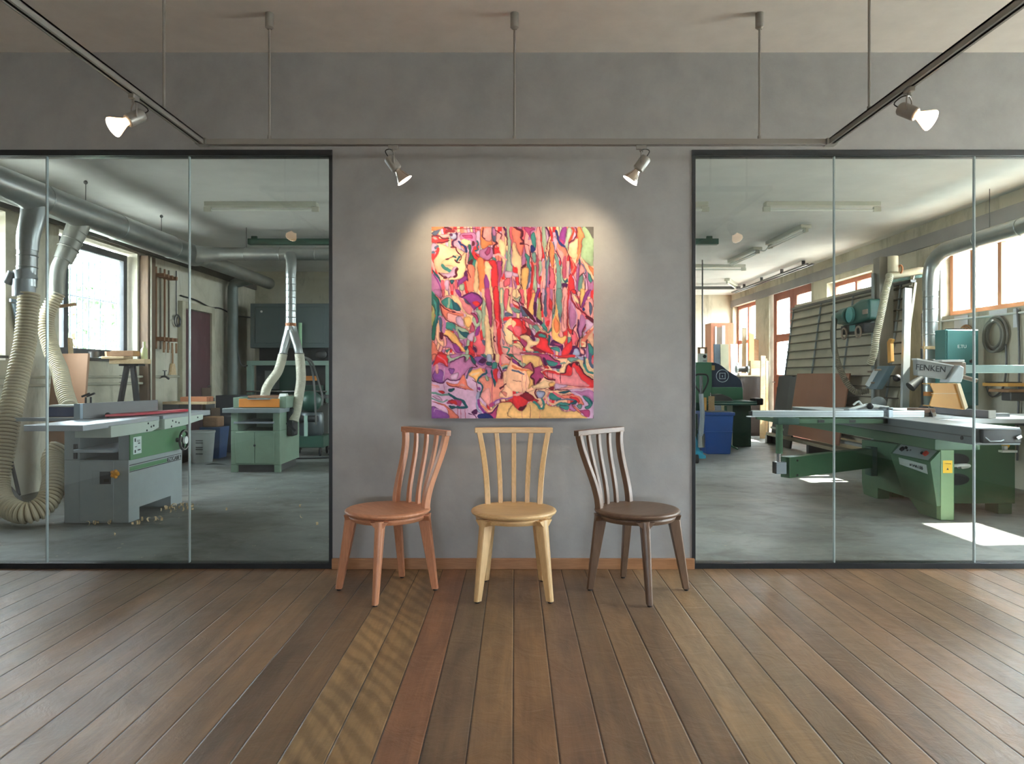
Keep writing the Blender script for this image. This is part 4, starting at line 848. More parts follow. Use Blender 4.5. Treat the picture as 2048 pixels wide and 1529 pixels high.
# main extraction duct along the left wall with cross pipe and drops
DX, DZ = -4.3, 2.80
du = thing('dust_duct', (DX, 4.7, DZ), 'galvanised dust extraction duct hung under the ceiling along the left wall', 'duct')
m = MB().cyl((DX, 4.66, DZ), (DX, 9.75, DZ), .14, n=32); seams(m, (DX, 4.7, DZ), (DX, 9.7, DZ), .14, 4); m.build('main_pipe', m_galv, du)
m = MB().cyl((DX, 9.75, DZ), (DX, 10.0, DZ), .14, .1, n=32).cyl((DX, 10.0, DZ), (DX, 12.7, DZ), .1, n=28); m.build('end_pipe', m_galvd, du)
m = MB().cyl((DX, 9.6, DZ), (DX+.42, 9.6, DZ), .12, .085, n=28).cyl((DX+.42, 9.6, DZ), (-1.0, 9.6, DZ), .085, n=28); seams(m, (DX+.5, 9.6, DZ), (-1.0, 9.6, DZ), .085, 6); m.build('cross_pipe', m_galv, du)
m = MB().tube(spline([(-2.98, 9.58, DZ-.03), (-2.93, 9.5, DZ-.06), (-2.90, 9.42, DZ-.16), (-2.90, 9.4, DZ-.3)], 10), .068, 24)
m.cyl((-2.90, 9.4, DZ-.28), (-2.90, 9.4, 1.78), .066, n=26); seams(m, (-2.90, 9.4, DZ-.3), (-2.90, 9.4, 1.9), .066, 7); dp = m.build('drop_pipe', m_galv, du)
MB().cyl((-2.90, 9.4, 1.83), (-2.90, 9.4, 1.87), .069, n=26).build('rust_band', M('rust', C(150, 96, 60), .7, .2, .2), dp)
m = MB()
for s, xe in ((-1, -2.985), (1, -2.795)):
    m.tube(spline([(-2.90+s*.012, 9.4, 1.82), (-2.90+s*.03, 9.4, 1.74), ((xe+-2.9)/2+s*.016, 9.39, 1.63), (xe, 9.38, 1.515), (xe+s*.01, 9.38, 1.47)], 12), .055, 22, rs=[.062-.001*i for i in range(12)])
m.build('y_fitting', m_galv, du)
for xe in (-2.995, -2.785): MB().torus((xe, 9.38, 1.475), .056, .008, (0, 0, 1), 24, 8).build('hose_clip', m_chrome, du)
m = MB().tube(spline([(DX, 6.5, DZ-.03), (DX, 6.47, DZ-.2), (DX-.01, 6.43, DZ-.36), (DX-.012, 6.42, DZ-.5)], 10), .09, 26, rs=[.105-.0022*i for i in range(10)])
m.cyl((DX-.012, 6.42, DZ-.48), (DX-.014, 6.41, 1.98), .080, n=26); seams(m, (DX-.012, 6.42, 2.3), (DX-.014, 6.41, 2.0), .08, 3); m.build('drop_pipe', m_galv, du)
m = MB().cyl((DX-.03, 6.40, 2.13), (DX-.016, 6.41, 2.04), .085, .09, n=26).cyl((DX-.03, 6.40, 2.04), (DX-.03, 6.4, 1.89), .088, n=26)
m.cyl((DX-.10, 6.37, 2.10), (DX-.145, 6.37, 2.0), .045, .05, n=16); m.build('damper', M('grey_damper', C(150, 156, 158), .4, .4, .08), du)
m = MB().cyl((DX-.02, 7.22, DZ-.06), (-4.42, 7.1, 2.32), .105, .085, n=26); seams(m, (DX-.04, 7.2, DZ-.15), (-4.4, 7.12, 2.4), .096, 3)
m.tube(spline([(-4.42, 7.1, 2.34), (-4.455, 7.08, 2.24), (-4.46, 7.07, 2.1), (-4.46, 7.07, 1.98)], 8), .07, 22); m.build('branch_pipe', m_galvd, du)
for y in (5.6, 7.27, 8.83): MB().cyl((DX, y, DZ+.13), (DX, y, ZWK), .004, n=8).ball((DX, y, ZWK-.02), .02, 6).build('hanger_wire', m_dsteel, du)
for x in (-3.55, -2.3): MB().cyl((x, 9.6, DZ+.08), (x, 9.6, ZWK), .004, n=8).build('hanger_wire', m_dsteel, du)
m = MB().cyl((-4.74, 12.2, .76), (-4.74, 12.2, 2.62), .085, n=24).tube(spline([(-4.74, 12.2, 2.6), (-4.7, 12.2, 2.74), (-4.4, 12.2, 2.8)], 8), .085, 20); m.build('drop_pipe', M('dull_green_grey_pipe', C(112, 120, 116), .5, .4, .15), du)

def hose(label, pts, r, mat, pitch=.029, depth=.83):
    mb = MB().hose(pts, r, pitch, depth=depth); mb.mat2 = M('hose_groove_shade', C(128, 114, 88), .6, 0, .1, 5) if depth < .9 else None; t = one(mb, 'flexible_hose', mat, label, 'hose', 'flexible dust hoses'); return t
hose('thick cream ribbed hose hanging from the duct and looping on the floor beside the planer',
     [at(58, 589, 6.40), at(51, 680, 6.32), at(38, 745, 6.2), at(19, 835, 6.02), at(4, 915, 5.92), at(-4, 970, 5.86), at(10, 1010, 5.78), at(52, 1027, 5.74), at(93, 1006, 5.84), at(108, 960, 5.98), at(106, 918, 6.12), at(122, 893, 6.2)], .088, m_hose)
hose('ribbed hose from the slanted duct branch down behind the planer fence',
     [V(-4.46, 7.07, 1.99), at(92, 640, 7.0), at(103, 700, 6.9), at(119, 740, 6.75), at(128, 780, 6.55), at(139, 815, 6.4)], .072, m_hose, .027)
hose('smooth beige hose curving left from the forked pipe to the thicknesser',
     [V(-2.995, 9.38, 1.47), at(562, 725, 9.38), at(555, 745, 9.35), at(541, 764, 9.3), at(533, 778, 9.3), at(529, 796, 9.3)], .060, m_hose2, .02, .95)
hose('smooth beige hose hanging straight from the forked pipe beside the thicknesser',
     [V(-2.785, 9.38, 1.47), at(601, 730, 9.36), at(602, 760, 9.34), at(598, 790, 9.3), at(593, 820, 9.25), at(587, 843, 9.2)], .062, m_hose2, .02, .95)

# surface planer / thicknesser in grey and green
pl = thing('planer_machine', (-3.38, 6.33, 0), 'grey and green planing machine with long steel tables behind the left glass', 'woodworking machine')
x0, x1, y0, y1 = -3.64, -3.118, 5.86, 6.80
m = MB().prism([(y0, 0), (6.03, 0), (6.03, .10), (6.58, .10), (6.58, 0), (y1, 0), (y1, .51), (y0, .51)], 'x', x0, x1)
m.box((x0, y0, .51), (x0+.125, y1, .745)).box((x1-.09, y0+.01, .51), (x1, y1, .73)).box((x0+.125, y1-.1, .51), (x1-.09, y1, .73))
m.build('body', m_mgrey, pl, bev=.004)
MB().box((x0+.126, y0-.005, .012), (x0+.40, y0+.002, .50)).build('front_panel', m_mgrey, pl, bev=.003)
MB().box((x0+.11, y0-.06, .575), (x1-.095, y1-.12, .60)).build('thicknessing_bed', m_iron, pl, bev=.003)
for k, zz in enumerate((.70, .715)): MB().cyl((x0+.125, 6.2+.3*k, zz), (x1-.09, 6.2+.3*k, zz), .03, n=18).build('feed_roller', m_dsteel, pl)
g = MB().box((x1, y0, .508), (x1+.014, 6.86, .722)).build('side_panel', m_mgreen, pl, bev=.004)
MB().box((x1+.014, 5.90, .55), (x1+.016, 6.03, .69)).build('sticker', m_label, g)
for yy, zz, w, h in ((5.93, .665, .02, .028), (5.99, .635, .03, .01), (5.94, .61, .03, .006), (5.99, .58, .045, .01), (5.93, .572, .02, .024), (5.98, .66, .05, .004), (5.98, .65, .05, .004)):
    MB().box((x1+.016, yy-w/2, zz-h/2), (x1+.0168, yy+w/2, zz+h/2)).build('print_mark', m_ink, g)
m = MB().box((x1, y0+.01, .418), (x1+.0015, 6.50, .452)); m.build('green_stripe', m_mgreen, pl)
for z in (.408, .462): MB().box((x1, y0+.01, z), (x1+.0015, 6.78, z+.006)).build('dark_line', m_ink, pl)
text_mesh('lettering', 'IEZTCABB 9', .052, (x1+.002, 6.64, .434), (0, 1, 0), (0, 0, 1), m_ink, pl)
b = MB().box((-3.408, y0-.012, .312), (-3.25, y0-.004, .425)).build('switch_plate', m_mgrey, pl, bev=.002)
MB().box((-3.345, y0-.0135, .318), (-3.256, y0-.011, .418)).build('switch_cover', M('smoked_plastic', C(58, 64, 68), .3), b)
MB().box((-3.31, y0-.016, .335), (-3.27, y0-.013, .36)).build('rocker', m_black, b)
kn = MB()
for k in range(5):
    a = 2*math.pi*k/5; kn.ball((-3.212+.022*math.cos(a), y0-.035, .402+.022*math.sin(a)), .016, 6)
kn.cyl((-3.212, y0-.004, .402), (-3.212, y0-.045, .402), .022); kn.build('lock_knob', M('amber_plastic', C(222, 150, 40), .35), pl)
MB().box((-3.56, y0-.01, .52), (-3.53, y0-.002, .64)).build('height_scale', m_black, pl)
MB().prism([(-3.40, 5.02), (-2.988, 5.02), (-2.988, 6.10), (-3.40, 6.10)], 'z', .808, .85).build('infeed_table', m_iron, pl, bev=.003)
MB().prism([(-3.40, 6.17), (-2.988, 6.17), (-2.988, 7.12), (-3.40, 7.12)], 'z', .808, .852).build('outfeed_table', m_iron, pl, bev=.003)
m_tside = M('pale_casting', C(184, 196, 184), .45, 0, .06)
t1 = MB().prism([(5.34, .735), (5.95, .735), (6.06, .76), (6.06, .822), (5.34, .822)], 'x', -3.24, -2.972).build('table_casting', m_tside, pl, bev=.003)
t2 = MB().prism([(6.16, .735), (6.55, .745), (6.92, .775), (6.92, .822), (6.16, .822)], 'x', -3.24, -2.972).build('table_casting', m_tside, pl, bev=.003)
for par, pts in ((t1, ((5.88, .805), (5.86, .75), (5.97, .78), (5.93, .775))), (t2, ((6.3, .80), (6.36, .785), (6.42, .775), (6.28, .752), (6.8, .80)))):
    for yy, zz in pts: MB().cyl((-2.973, yy, zz), (-2.968, yy, zz), .008, n=10).build('bolt', m_ink, par)
m = MB().bar((-3.415, 5.72, .912), (-3.215, 6.52, .912), .022, .124); fe = m.build('fence', M('fence_steel', C(112, 112, 112), .35, .6, .08), pl, bev=.003)
MB().bar((-3.44, 5.70, .912), (-3.428, 5.75, .912), .06, .12).build('end_cap', M('blue_grey_cap', C(160, 178, 192), .4), fe)
for yy in (5.80, 5.87):
    MB().cyl((-3.43, yy, .97), (-3.43, yy, 1.02), .008, n=10).bar((-3.46, yy, 1.025), (-3.40, yy, 1.05), .018, .014).build('clamp_lever', m_black, fe)
MB().prism([(-3.31, 5.86), (-3.20, 6.0), (-3.10, 6.35), (-3.03, 6.75), (-3.06, 6.84), (-3.14, 6.8), (-3.24, 6.35), (-3.33, 5.95)], 'z', .858, .878).build('cutter_guard', m_red, pl, bev=.004)
MB().ball((-3.31, 5.9, .872), .022, 8).build('guard_pivot', m_black, pl)
MB().box((-3.98, 6.18, .84), (-3.48, 6.48, .925)).build('suction_hood', M('blue_hood', C(46, 66, 112), .4, 0, .1), pl, bev=.008)
MB().box((-3.99, 6.17, .925), (-3.47, 6.49, .94)).build('hood_top', m_white, pl, bev=.003)
MB().box((-4.14, 5.98, .815), (-3.40, 6.03, .845)).build('support_bar', m_iron, pl, bev=.003)
hw = MB().torus((-3.035, 6.66, .60), .086, .012, (1, 0, 0), 36, 10)
for k in range(3):
    a = 2*math.pi*k/3+.5; hw.bar((-3.04, 6.66, .60), (-3.04, 6.66+.084*math.cos(a), .60+.084*math.sin(a)), .02, .012)
hw.cyl((-3.104, 6.66, .60), (-3.02, 6.66, .60), .02); wh = hw.build('handwheel', m_black, pl)
MB().torus((-3.028, 6.66, .60), .086, .006, (1, 0, 0), 36, 8).build('wheel_rim', m_chrome, wh)
MB().cyl((-3.03, 6.66, .60), (-3.012, 6.66, .60), .035, n=18).build('hub_dial', m_white, wh)
MB().cyl((x0, 6.2, .59), (x0-.12, 6.2, .585), .096, n=26).build('dust_port', M('pale_blue_port', C(150, 176, 190), .4), pl)

# green thickness planer further back
tp = thing('thickness_planer', (-3.19, 9.3, 0), 'old sage green thickness planer with orange board on its head', 'woodworking machine')
a0, a1, b0, b1 = -3.49, -2.885, 8.92, 9.72
m = MB().box((a0, b0, .09), (a1, b1, .51)).box((a0, b0, .51), (a0+.085, b1, .735)).box((a1-.09, b0, .51), (a1, b1, .735)).box((a0+.085, b1-.15, .51), (a1-.09, b1, .735))
m.build('body', m_sage, tp, bev=.006)
MB().box((a0+.03, b0+.05, 0), (a1-.03, b1-.05, .09)).build('plinth', m_dsteel, tp)
MB().box((a0, b0, 0), (a0+.08, b0+.06, .09)).build('foot', m_sage, tp); MB().box((a1-.07, b0, 0), (a1, b0+.06, .09)).build('foot', m_sage, tp)
for c0, c1 in ((a0+.06, -3.20), (-3.193, a1-.07)): MB().box((c0, b0-.008, .11), (c1, b0, .495)).build('door', m_sage, tp, bev=.004)
MB().ball((-3.195, b0-.012, .33), .014, 8).build('door_knob', m_ink, tp)
MB().box((a0+.05, b0-.04, .60), (a1-.07, b1-.2, .625)).build('bed', m_iron, tp, bev=.003)
MB().box((a0-.06, b0-.12, .735), (a1+.04, b1-.05, .79)).build('table', M('worn_table_top', C(122, 132, 134), .45, .2, .1), tp, bev=.004)
m = MB().box((a0+.02, b0+.02, .79), (a0+.10, b0+.6, .92)).box((a1-.01, b0+.02, .79), (a1+.07, b0+.6, .93)).box((a0+.02, b0+.6, .79), (a1+.07, b0+.66, .93)).box((a0+.1, b0+.1, .79), (a1, b0+.6, .87))
m.build('head', m_sage, tp, bev=.005)
MB().box((a0+.10, b0-.005, .80), (a1-.01, b0+.02, .905)).build('front_board', m_orange, tp, bev=.003)
MB().prism([(-3.28, b0-.02), (-3.0, b0-.02), (-2.98, b0+.06), (-3.3, b0+.06)], 'z', .895, .905).build('loose_plate', m_iron, tp)
MB().addv([(-3.0, 9.18, .88), (-2.88, 9.18, .88), (-2.88, 9.3, .88), (-3.0, 9.3, .88), (-2.98, 9.2, .96), (-2.9, 9.2, .96), (-2.9, 9.28, .96), (-2.98, 9.28, .96)],
          [(0, 3, 2, 1), (4, 5, 6, 7), (0, 1, 5, 4), (1, 2, 6, 5), (2, 3, 7, 6), (3, 0, 4, 7)]).build('cap', m_white, tp)
MB().box((a1, b0+.25, .42), (a1+.09, b0+.45, .78)).build('motor_cover', m_black, tp, bev=.02)
MB().cyl((a1+.05, b0+.1, .60), (a1+.16, b0+.1, .50), .014).build('crank', m_black, tp)
MB().box((a0+.1, b0+.3, .905), (a1-.02, b0+.55, .935)).build('pressure_board', M('brown_board', C(128, 90, 66), .6), tp)

# wide belt sander against the back wall
sd = thing('wide_belt_sander', (-3.87, 12.75, 0), 'tall grey green wide belt sanding machine against the back wall', 'woodworking machine')
sx0, sx1, sy0, sy1 = -4.52, -3.16, 12.4, 13.3
m_sg = M('grey_green_hood', C(92, 106, 106), .45, 0, .08, 2)
MB().box((sx0, sy0, 1.66), (sx1, sy1, 2.42)).build('hood', m_sg, sd, bev=.01)
MB().box((sx0+.09, sy0-.02, 1.74), (sx1-.08, sy0, 2.36)).build('hood_door', m_sg, sd, bev=.008)
MB().cyl((sx0+.2, sy0-.03, 2.28), (sx0+.2, sy0-.02, 2.28), .018).build('badge', m_white, sd)
MB().box((sx0+.12, sy0+.1, 1.44), (sx1-.05, sy1, 1.66)).build('belt_recess', m_black, sd)
MB().ball((-3.33, sy0+.08, 1.55), .1, 10, (1, .5, .8)).build('motor', m_dsteel, sd)
MB().box((sx0-.04, sy0-.06, 1.36), (sx1+.02, sy0+.05, 1.44)).build('frame_beam', m_glt, sd, bev=.004)
for x in (sx0-.04, sx1-.06): MB().box((x, sy0-.06, 0), (x+.09, sy0+.05, 1.36)).build('frame_leg', m_glt, sd, bev=.004)
MB().box((sx0+.05, sy0+.15, .62), (sx1-.06, sy1, 1.36)).build('housing', M('dark_housing', C(58, 62, 62), .5, 0, .12), sd)
MB().box((-4.03, sy0+.02, .78), (-3.75, sy0+.16, 1.40)).build('green_panel', m_dgreen, sd, bev=.004)
MB().box((-4.30, sy0+.08, .95), (-4.02, sy0+.16, 1.27)).build('grey_panel', M('panel_grey', C(118, 124, 122), .5), sd, bev=.004)
MB().box((-3.62, sy0-.05, 1.10), (-3.4, sy0+.1, 1.18)).build('warning_plate', m_orange, sd)
MB().box((-3.74, sy0-.05, .88), (-3.3, sy0+.12, 1.02)).build('control_row', m_dgreen, sd)
MB().box((sx0-.04, sy0-.3, .80), (sx1+.02, sy0+.5, .86)).build('feed_table', m_dsteel, sd, bev=.004)
for z in (.72, .92): MB().cyl((sx0, sy0-.2, z), (sx1, sy0-.2, z), .015).build('roller', m_chrome, sd)
MB().box((sx0+.3, sy0-.1, .10), (sx1, sy1, .72)).build('base_cabinet', M('base_grey', C(92, 92, 86), .5, 0, .1), sd, bev=.006)
MB().cyl((-3.63, sy0-.12, 1.44), (-3.63, sy0-.12, 2.08), .03, n=14).build('light_post', M('light_green_tube', C(150, 196, 150), .4), sd)

# mobile extractor on castors
ex = thing('mobile_vacuum', (-3.06, 10.9, 0), 'dark green wheeled workshop vacuum standing behind the thicknesser', 'vacuum')
MB().box((-3.32, 10.62, .13), (-2.80, 11.1, .30)).build('chassis', m_dgreen, ex, bev=.01)
MB().lathe([(0, .30), (.17, .30), (.19, .34), (.19, .60), (.17, .64), (0, .64)], (-3.05, 10.86, 0), n=28).build('tank', M('tank_grey', C(70, 78, 80), .4, .3), ex)
MB().ball((-3.06, 10.86, .80), .17, 12, (1, 1, .95)).build('motor_head', m_dgreen, ex)
MB().cyl((-3.2, 10.68, .55), (-2.9, 10.68, .55), .05).build('hose_port', m_black, ex)
MB().bar((-3.06, 10.64, .25), (-3.06, 10.64, .6), .05, .03).build('strut', m_glt, ex)
for x, y in ((-3.28, 10.66), (-2.86, 10.66), (-3.28, 11.06), (-2.86, 11.06)):
    c = MB().torus((x, y, .065), .048, .017, (1, .35, 0), 22, 8).cyl((x-.012, y-.004, .065), (x+.012, y+.004, .065), .04).build('castor', m_black, ex)
    MB().bar((x+.03, y, .06), (x+.02, y, .135), .012, .03).build('fork', m_chrome, c)
one(MB().tube(spline([V(-3.3, 10.6, .012), V(-3.2, 10.3, .012), V(-2.75, 10.35, .012), V(-2.5, 10.55, .012), V(-2.75, 10.75, .012)], 30), .011, 8), 'power_cable', m_black, 'black cable lying on the floor in front of the wheeled vacuum', 'cable')
one(MB().tube(spline([at(402, 934, 9.6), at(425, 929, 9.72), at(455, 932, 9.65), at(462, 937, 9.5), at(430, 940, 9.44), at(400, 935, 9.58)], 40), .011, 8).xf(Matrix.Identity(4)), 'extension_cable', m_black, 'loop of thin black cable on the floor left of the thicknesser', 'cable')
for lab, pts in (('inner thin air hose hanging to the right of the forked pipe', [at(602, 711, 9.40), at(617, 722, 9.7), at(625, 745, 9.95), at(629, 780, 10), at(631, 815, 10), at(632, 850, 10)]),
                 ('outer thin air hose hanging to the right of the forked pipe', [at(602, 713, 9.40), at(622, 722, 9.8), at(633, 750, 10.1), at(643, 785, 10.2), at(646, 795, 10.2), at(644, 812, 10.2)])):
    one(MB().tube(spline(pts, 30), .014, 8), 'air_hose', M('grey_rubber', C(84, 84, 80), .6), lab, 'hose', 'thin air hoses')

# tripod roller stand with offcuts, left wall
st = thing('tripod_stand', (-4.42, 8.35, 0), 'black three-legged work stand below the barred window', 'stand')
top = V(-4.42, 8.35, 1.30)
for bx, by in ((-4.62, 8.2), (-4.15, 8.15), (-4.40, 8.65)): MB().bar(V(bx, by, 0), top+V((bx+4.42)*.15, (by-8.35)*.15, 0), .05, .05, (0, 1, 0)).build('leg', m_black, st, bev=.004)
MB().bar((-4.62, 8.22, .78), (-4.20, 8.2, .78), .03, .04).build('brace', m_black, st)
MB().box((-4.52, 8.28, 1.30), (-4.30, 8.44, 1.325)).build('head_plate', m_black, st)
m_pine = WOOD('pine_offcut', C(190, 160, 118), C(214, 188, 148), .6, (3, 12, 12))
m_tan = WOOD('brown_offcut', C(150, 110, 76), C(176, 134, 96), .6, (3, 12, 12))
one(MB().box((-4.62, 8.26, 1.325), (-4.22, 8.42, 1.38)), 'board_offcut', m_pine, 'light board lying across the top of the black tripod stand', 'board', 'offcuts on the tripod stand', bev=.003)
one(MB().box((-4.70, 8.24, 1.382), (-4.44, 8.44, 1.41)), 'board_offcut', m_pine, 'short pale board on the left of the stack on the tripod stand', 'board', 'offcuts on the tripod stand', bev=.003)
one(MB().box((-4.60, 8.25, 1.412), (-4.34, 8.40, 1.475)), 'wood_block', m_tan, 'brown wood block topmost on the tripod stand', 'board', 'offcuts on the tripod stand', bev=.003)
one(MB().lathe([(0, 0), (.035, 0), (.035, .11), (.014, .14), (.014, .16), (.016, .165), (.016, .2), (0, .2)], (-4.27, 8.36, 1.381), n=18), 'glue_bottle', M('cream_bottle', C(206, 206, 150), .4), 'small cream bottle with dark cap on the tripod stand', 'bottle')
# things on and under the window
one(MB().bar((-4.80, 7.86, 1.22), (-4.86, 7.93, 1.60), .02, .06, (0, 1, 0)), 'wood_offcut', m_pine, 'narrow pale board leaning on the left end of the barred window sill', 'board')
for i, (y, w, h, mm, lab) in enumerate(((8.45, .16, .07, m_dsteel, 'dark tin on the barred window sill, left of the wood chunk'), (8.8, .12, .08, m_tan, 'brown wood chunk on the barred window sill'), (9.1, .1, .05, m_dsteel, 'small dark tin at the right end of the barred window sill'))):
    one(MB().lathe([(0, 0), (h*.8, 0), (h*.9, h), (0, h)], (XL-.0, y, 1.401), n=14 if i != 1 else 5), 'sill_tin' if i != 1 else 'wood_chunk', mm, lab, 'tin' if i != 1 else 'wood block')
one(MB().bar((-4.885, 7.6, 1.90), (-4.60, 7.6, 1.94), .03, .03), 'wooden_peg', m_tan, 'wooden peg arm sticking out of the wall left of the barred window', 'peg')
one(MB().bar((-4.87, 7.05, 1.90), (-4.86, 7.12, 1.62), .02, .04, (0, 1, 0)).bar((-4.87, 7.0, 1.92), (-4.87, 7.1, 1.92), .02, .03), 'hanging_plane_iron', M('steel_blue', C(120, 138, 150), .4, .4), 'grey steel tool hanging on the wall left of the ribbed hoses', 'tool')
for z, y1_, lab in ((1.175, 10.5, 'upper of two thin horizontal pipes along the left wall'), (1.09, 9.5, 'lower of two thin horizontal pipes along the left wall')):
    m = MB().cyl((-4.86, 4.7, z), (-4.86, y1_, z), .016, n=12)
    o = one(m, 'wall_pipe', M('painted_pipe', C(176, 172, 152), .5, .1, .1), lab, 'pipe', 'wall pipes')
    for y in (5.5, 7.2, 9.0): MB().bar((-4.9, y, z), (-4.85, y, z), .02, .04).build('pipe_clip', m_dsteel, o)
b = MB().box((-.27, -.011, 0), (.27, .011, 1.42)); b.xf(Matrix.Translation((-4.56, 7.28, 0)) @ Matrix.Rotation(-.42, 4, 'Z') @ Matrix.Rotation(-.08, 4, 'X'))
one(b, 'leaning_board', M('mdf_board', C(150, 112, 84), .6, 0, .12, 2), 'large brown sheet of board leaning on the left wall behind the ribbed hose', 'board', bev=.002)
sh = thing('shovel', (-4.1, 6.6, 0), 'dark shovel leaning inside the loop of the cream hose', 'shovel')
MB().tube([at(22, 920, 6.85), at(38, 990, 6.6)], .016, 10).build('handle', m_black, sh)
MB().addv([at(14, 975, 6.6), at(24, 974, 6.6), at(60, 1018, 6.35), at(38, 1020, 6.3), at(14, 980, 6.57), at(24, 979, 6.57), at(60, 1022, 6.32), at(38, 1024, 6.27)],
          [(0, 3, 2, 1), (4, 5, 6, 7), (0, 1, 5, 4), (1, 2, 6, 5), (2, 3, 7, 6), (3, 0, 4, 7)]).build('blade', m_dsteel, sh)
# post, conduit, clamps and small fittings near the door
one(MB().box((-4.898, 9.46, 0), (-4.78, 9.66, 2.76)), 'timber_post', WOOD('dark_post', C(84, 66, 50), C(112, 88, 66), .7), 'dark brown timber post fixed to the left wall beside the barred window', 'post', bev=.006)
one(MB().cyl((-4.762, 9.5, .86), (-4.762, 9.5, 2.74), .011, n=10), 'conduit', M('painted_pipe'), 'thin pale conduit running up the dark timber post', 'pipe')
m_rust = M('rusty_clamp', C(140, 98, 68), .6, .2, .2)
for i, y in enumerate((9.78, 9.90, 10.02, 10.14)):
    c = thing('bar_clamp', (-4.84, y, 1.6), 'steel bar clamp hanging upright on the left wall, %s of four' % ('nearest the timber post', 'second from the timber post', 'third from the timber post', 'farthest from the timber post')[i], 'clamp', 'bar clamps on the left wall')
    MB().box((-4.845, y-.01, 1.55), (-4.825, y+.01, 2.66)).build('bar', M('bar_grey', C(120, 112, 98), .4, .4) if i % 2 else m_rust, c)
    for z in (1.66, 2.52): MB().box((-4.85, y-.018, z), (-4.72, y+.018, z+.05)).build('jaw', m_rust, c)
    MB().cyl((-4.73, y, 1.64), (-4.73, y, 1.5), .014, n=10).build('screw_handle', m_tan, c)
one(MB().box((-4.9, 9.76, .80), (-4.88, 10.1, 1.52)), 'wall_plate', M('chalky_board', C(196, 192, 172), .7, 0, .1, dirt=C(140, 132, 112)), 'pale board on the left wall under the bar clamps', 'board')
one(MB().tube(spline([V(-4.87, 9.95, 1.16), V(-4.8, 9.95, 1.18), V(-4.74, 9.95, 1.14)], 8), .014, 10).cyl((-4.80, 9.95, 1.18), (-4.80, 9.95, 1.25), .01).bar((-4.80, 9.90, 1.255), (-4.80, 10.0, 1.255), .012, .012), 'water_tap', m_dsteel, 'small water tap on the left wall under the bar clamps', 'tap')
one(MB().box((-4.72, 9.72, 0), (-4.50, 10.1, .80)), 'crate', m_dsteel, 'dark crate standing behind the planer table', 'crate', bev=.006)
one(MB().box((-4.74, 9.76, .80), (-4.14, 10.05, .835)), 'plank', m_pine, 'pale plank on the dark crate behind the planer', 'board', bev=.002)
for i, y in enumerate((9.80, 9.92)): one(MB().box((-4.52, y, .836), (-4.16, y+.1, .90)), 'brick', M('brick_orange', C(178, 112, 76), .8, 0, .15), ('front', 'rear')[i]+' orange brick lying on the plank behind the planer', 'brick', 'bricks behind the planer', bev=.004)
one(MB().torus((-4.86, 10.45, 1.98), .085, .009, (1, 0, 0), 28, 8).torus((-4.85, 10.47, 1.97), .075, .009, (1, .1, 0), 28, 8), 'cable_coil', m_dsteel, 'small coil of cable hanging left of the maroon door', 'cable')
one(MB().cyl((-4.875, 10.45, 2.06), (-4.875, 10.45, 2.7), .008, n=8), 'rope', m_dsteel, 'thin cord running up the wall from the small cable coil', 'cord')
br = thing('hand_brush', (-4.86, 10.33, 1.2), 'small pale hand brush hanging on the wall left of the maroon door', 'brush')
MB().prism([(10.26, 1.20), (10.42, 1.20), (10.38, 1.36), (10.30, 1.36)], 'x', -4.89, -4.86).build('bristles', m_pine, br); MB().cyl((-4.875, 10.34, 1.36), (-4.875, 10.34, 1.56), .012).build('handle', m_tan, br)
one(MB().tube(spline([V(-4.88, 10.6, 2.36), V(-4.87, 11.1, 2.34), V(-4.87, 11.6, 2.28), V(-4.87, 12.0, 2.3), V(-4.87, 12.6, 2.24), V(-4.87, 13.5, 2.26)], 40), .012, 8), 'wall_cable', m_black, 'dark cable sagging along the wall above the maroon door', 'cable')
one(MB().tube(spline([V(-4.7, 12.3, 1.6), V(-4.66, 12.32, 1.4), V(-4.6, 12.33, 1.34), V(-4.54, 12.33, 1.36)], 20), .012, 8), 'power_lead', m_dsteel, 'cable swinging from the wall to the sanding machine', 'cable')
# bins and clutter on the floor by the door
m_wb = M('white_bucket', C(186, 190, 190), .5, 0, .06)
bk = thing('bucket', (-4.28, 9.95, 0), 'white plastic bucket with printed label beside the planer', 'bucket')
MB().lathe([(0, 0), (.135, 0), (.165, .40), (.172, .405), (.172, .43), (.158, .43), (.13, .03), (0, .03)], (-4.30, 9.98, 0), n=32).build('tub', m_wb, bk)
for k in range(8): MB().box((-4.30-.02, 9.98-.158, .12+.03*k), (-4.30+.075, 9.98-.150, .13+.03*k)).build('print_line', m_ink, bk) if k % 3 != 1 else None
one(MB().addv([(-4.46, 10.35, 0), (-4.22, 10.35, 0), (-4.22, 10.62, 0), (-4.46, 10.62, 0), (-4.49, 10.32, .45), (-4.19, 10.32, .45), (-4.19, 10.66, .45), (-4.49, 10.66, .45)], [(0, 3, 2, 1), (4, 5, 6, 7), (0, 1, 5, 4), (1, 2, 6, 5), (2, 3, 7, 6), (3, 0, 4, 7)]),
    'plastic_bin', M('dull_blue_plastic', C(46, 82, 130), .45), 'blue plastic bin behind the white bucket', 'bin', bev=.006)
one(MB().box((-4.46, 10.36, .451), (-4.24, 10.6, .60)), 'scrap_pile', m_tan, 'brown wood scraps heaped in the blue bin', 'wood scraps', bev=.02)
one(MB().box((-4.62, 11.2, 0), (-4.24, 11.5, .88)), 'metal_locker', M('dark_blue_grey', C(58, 64, 74), .5, .1, .12), 'low dark metal cabinet in front of the far end of the left wall', 'cabinet', bev=.008)
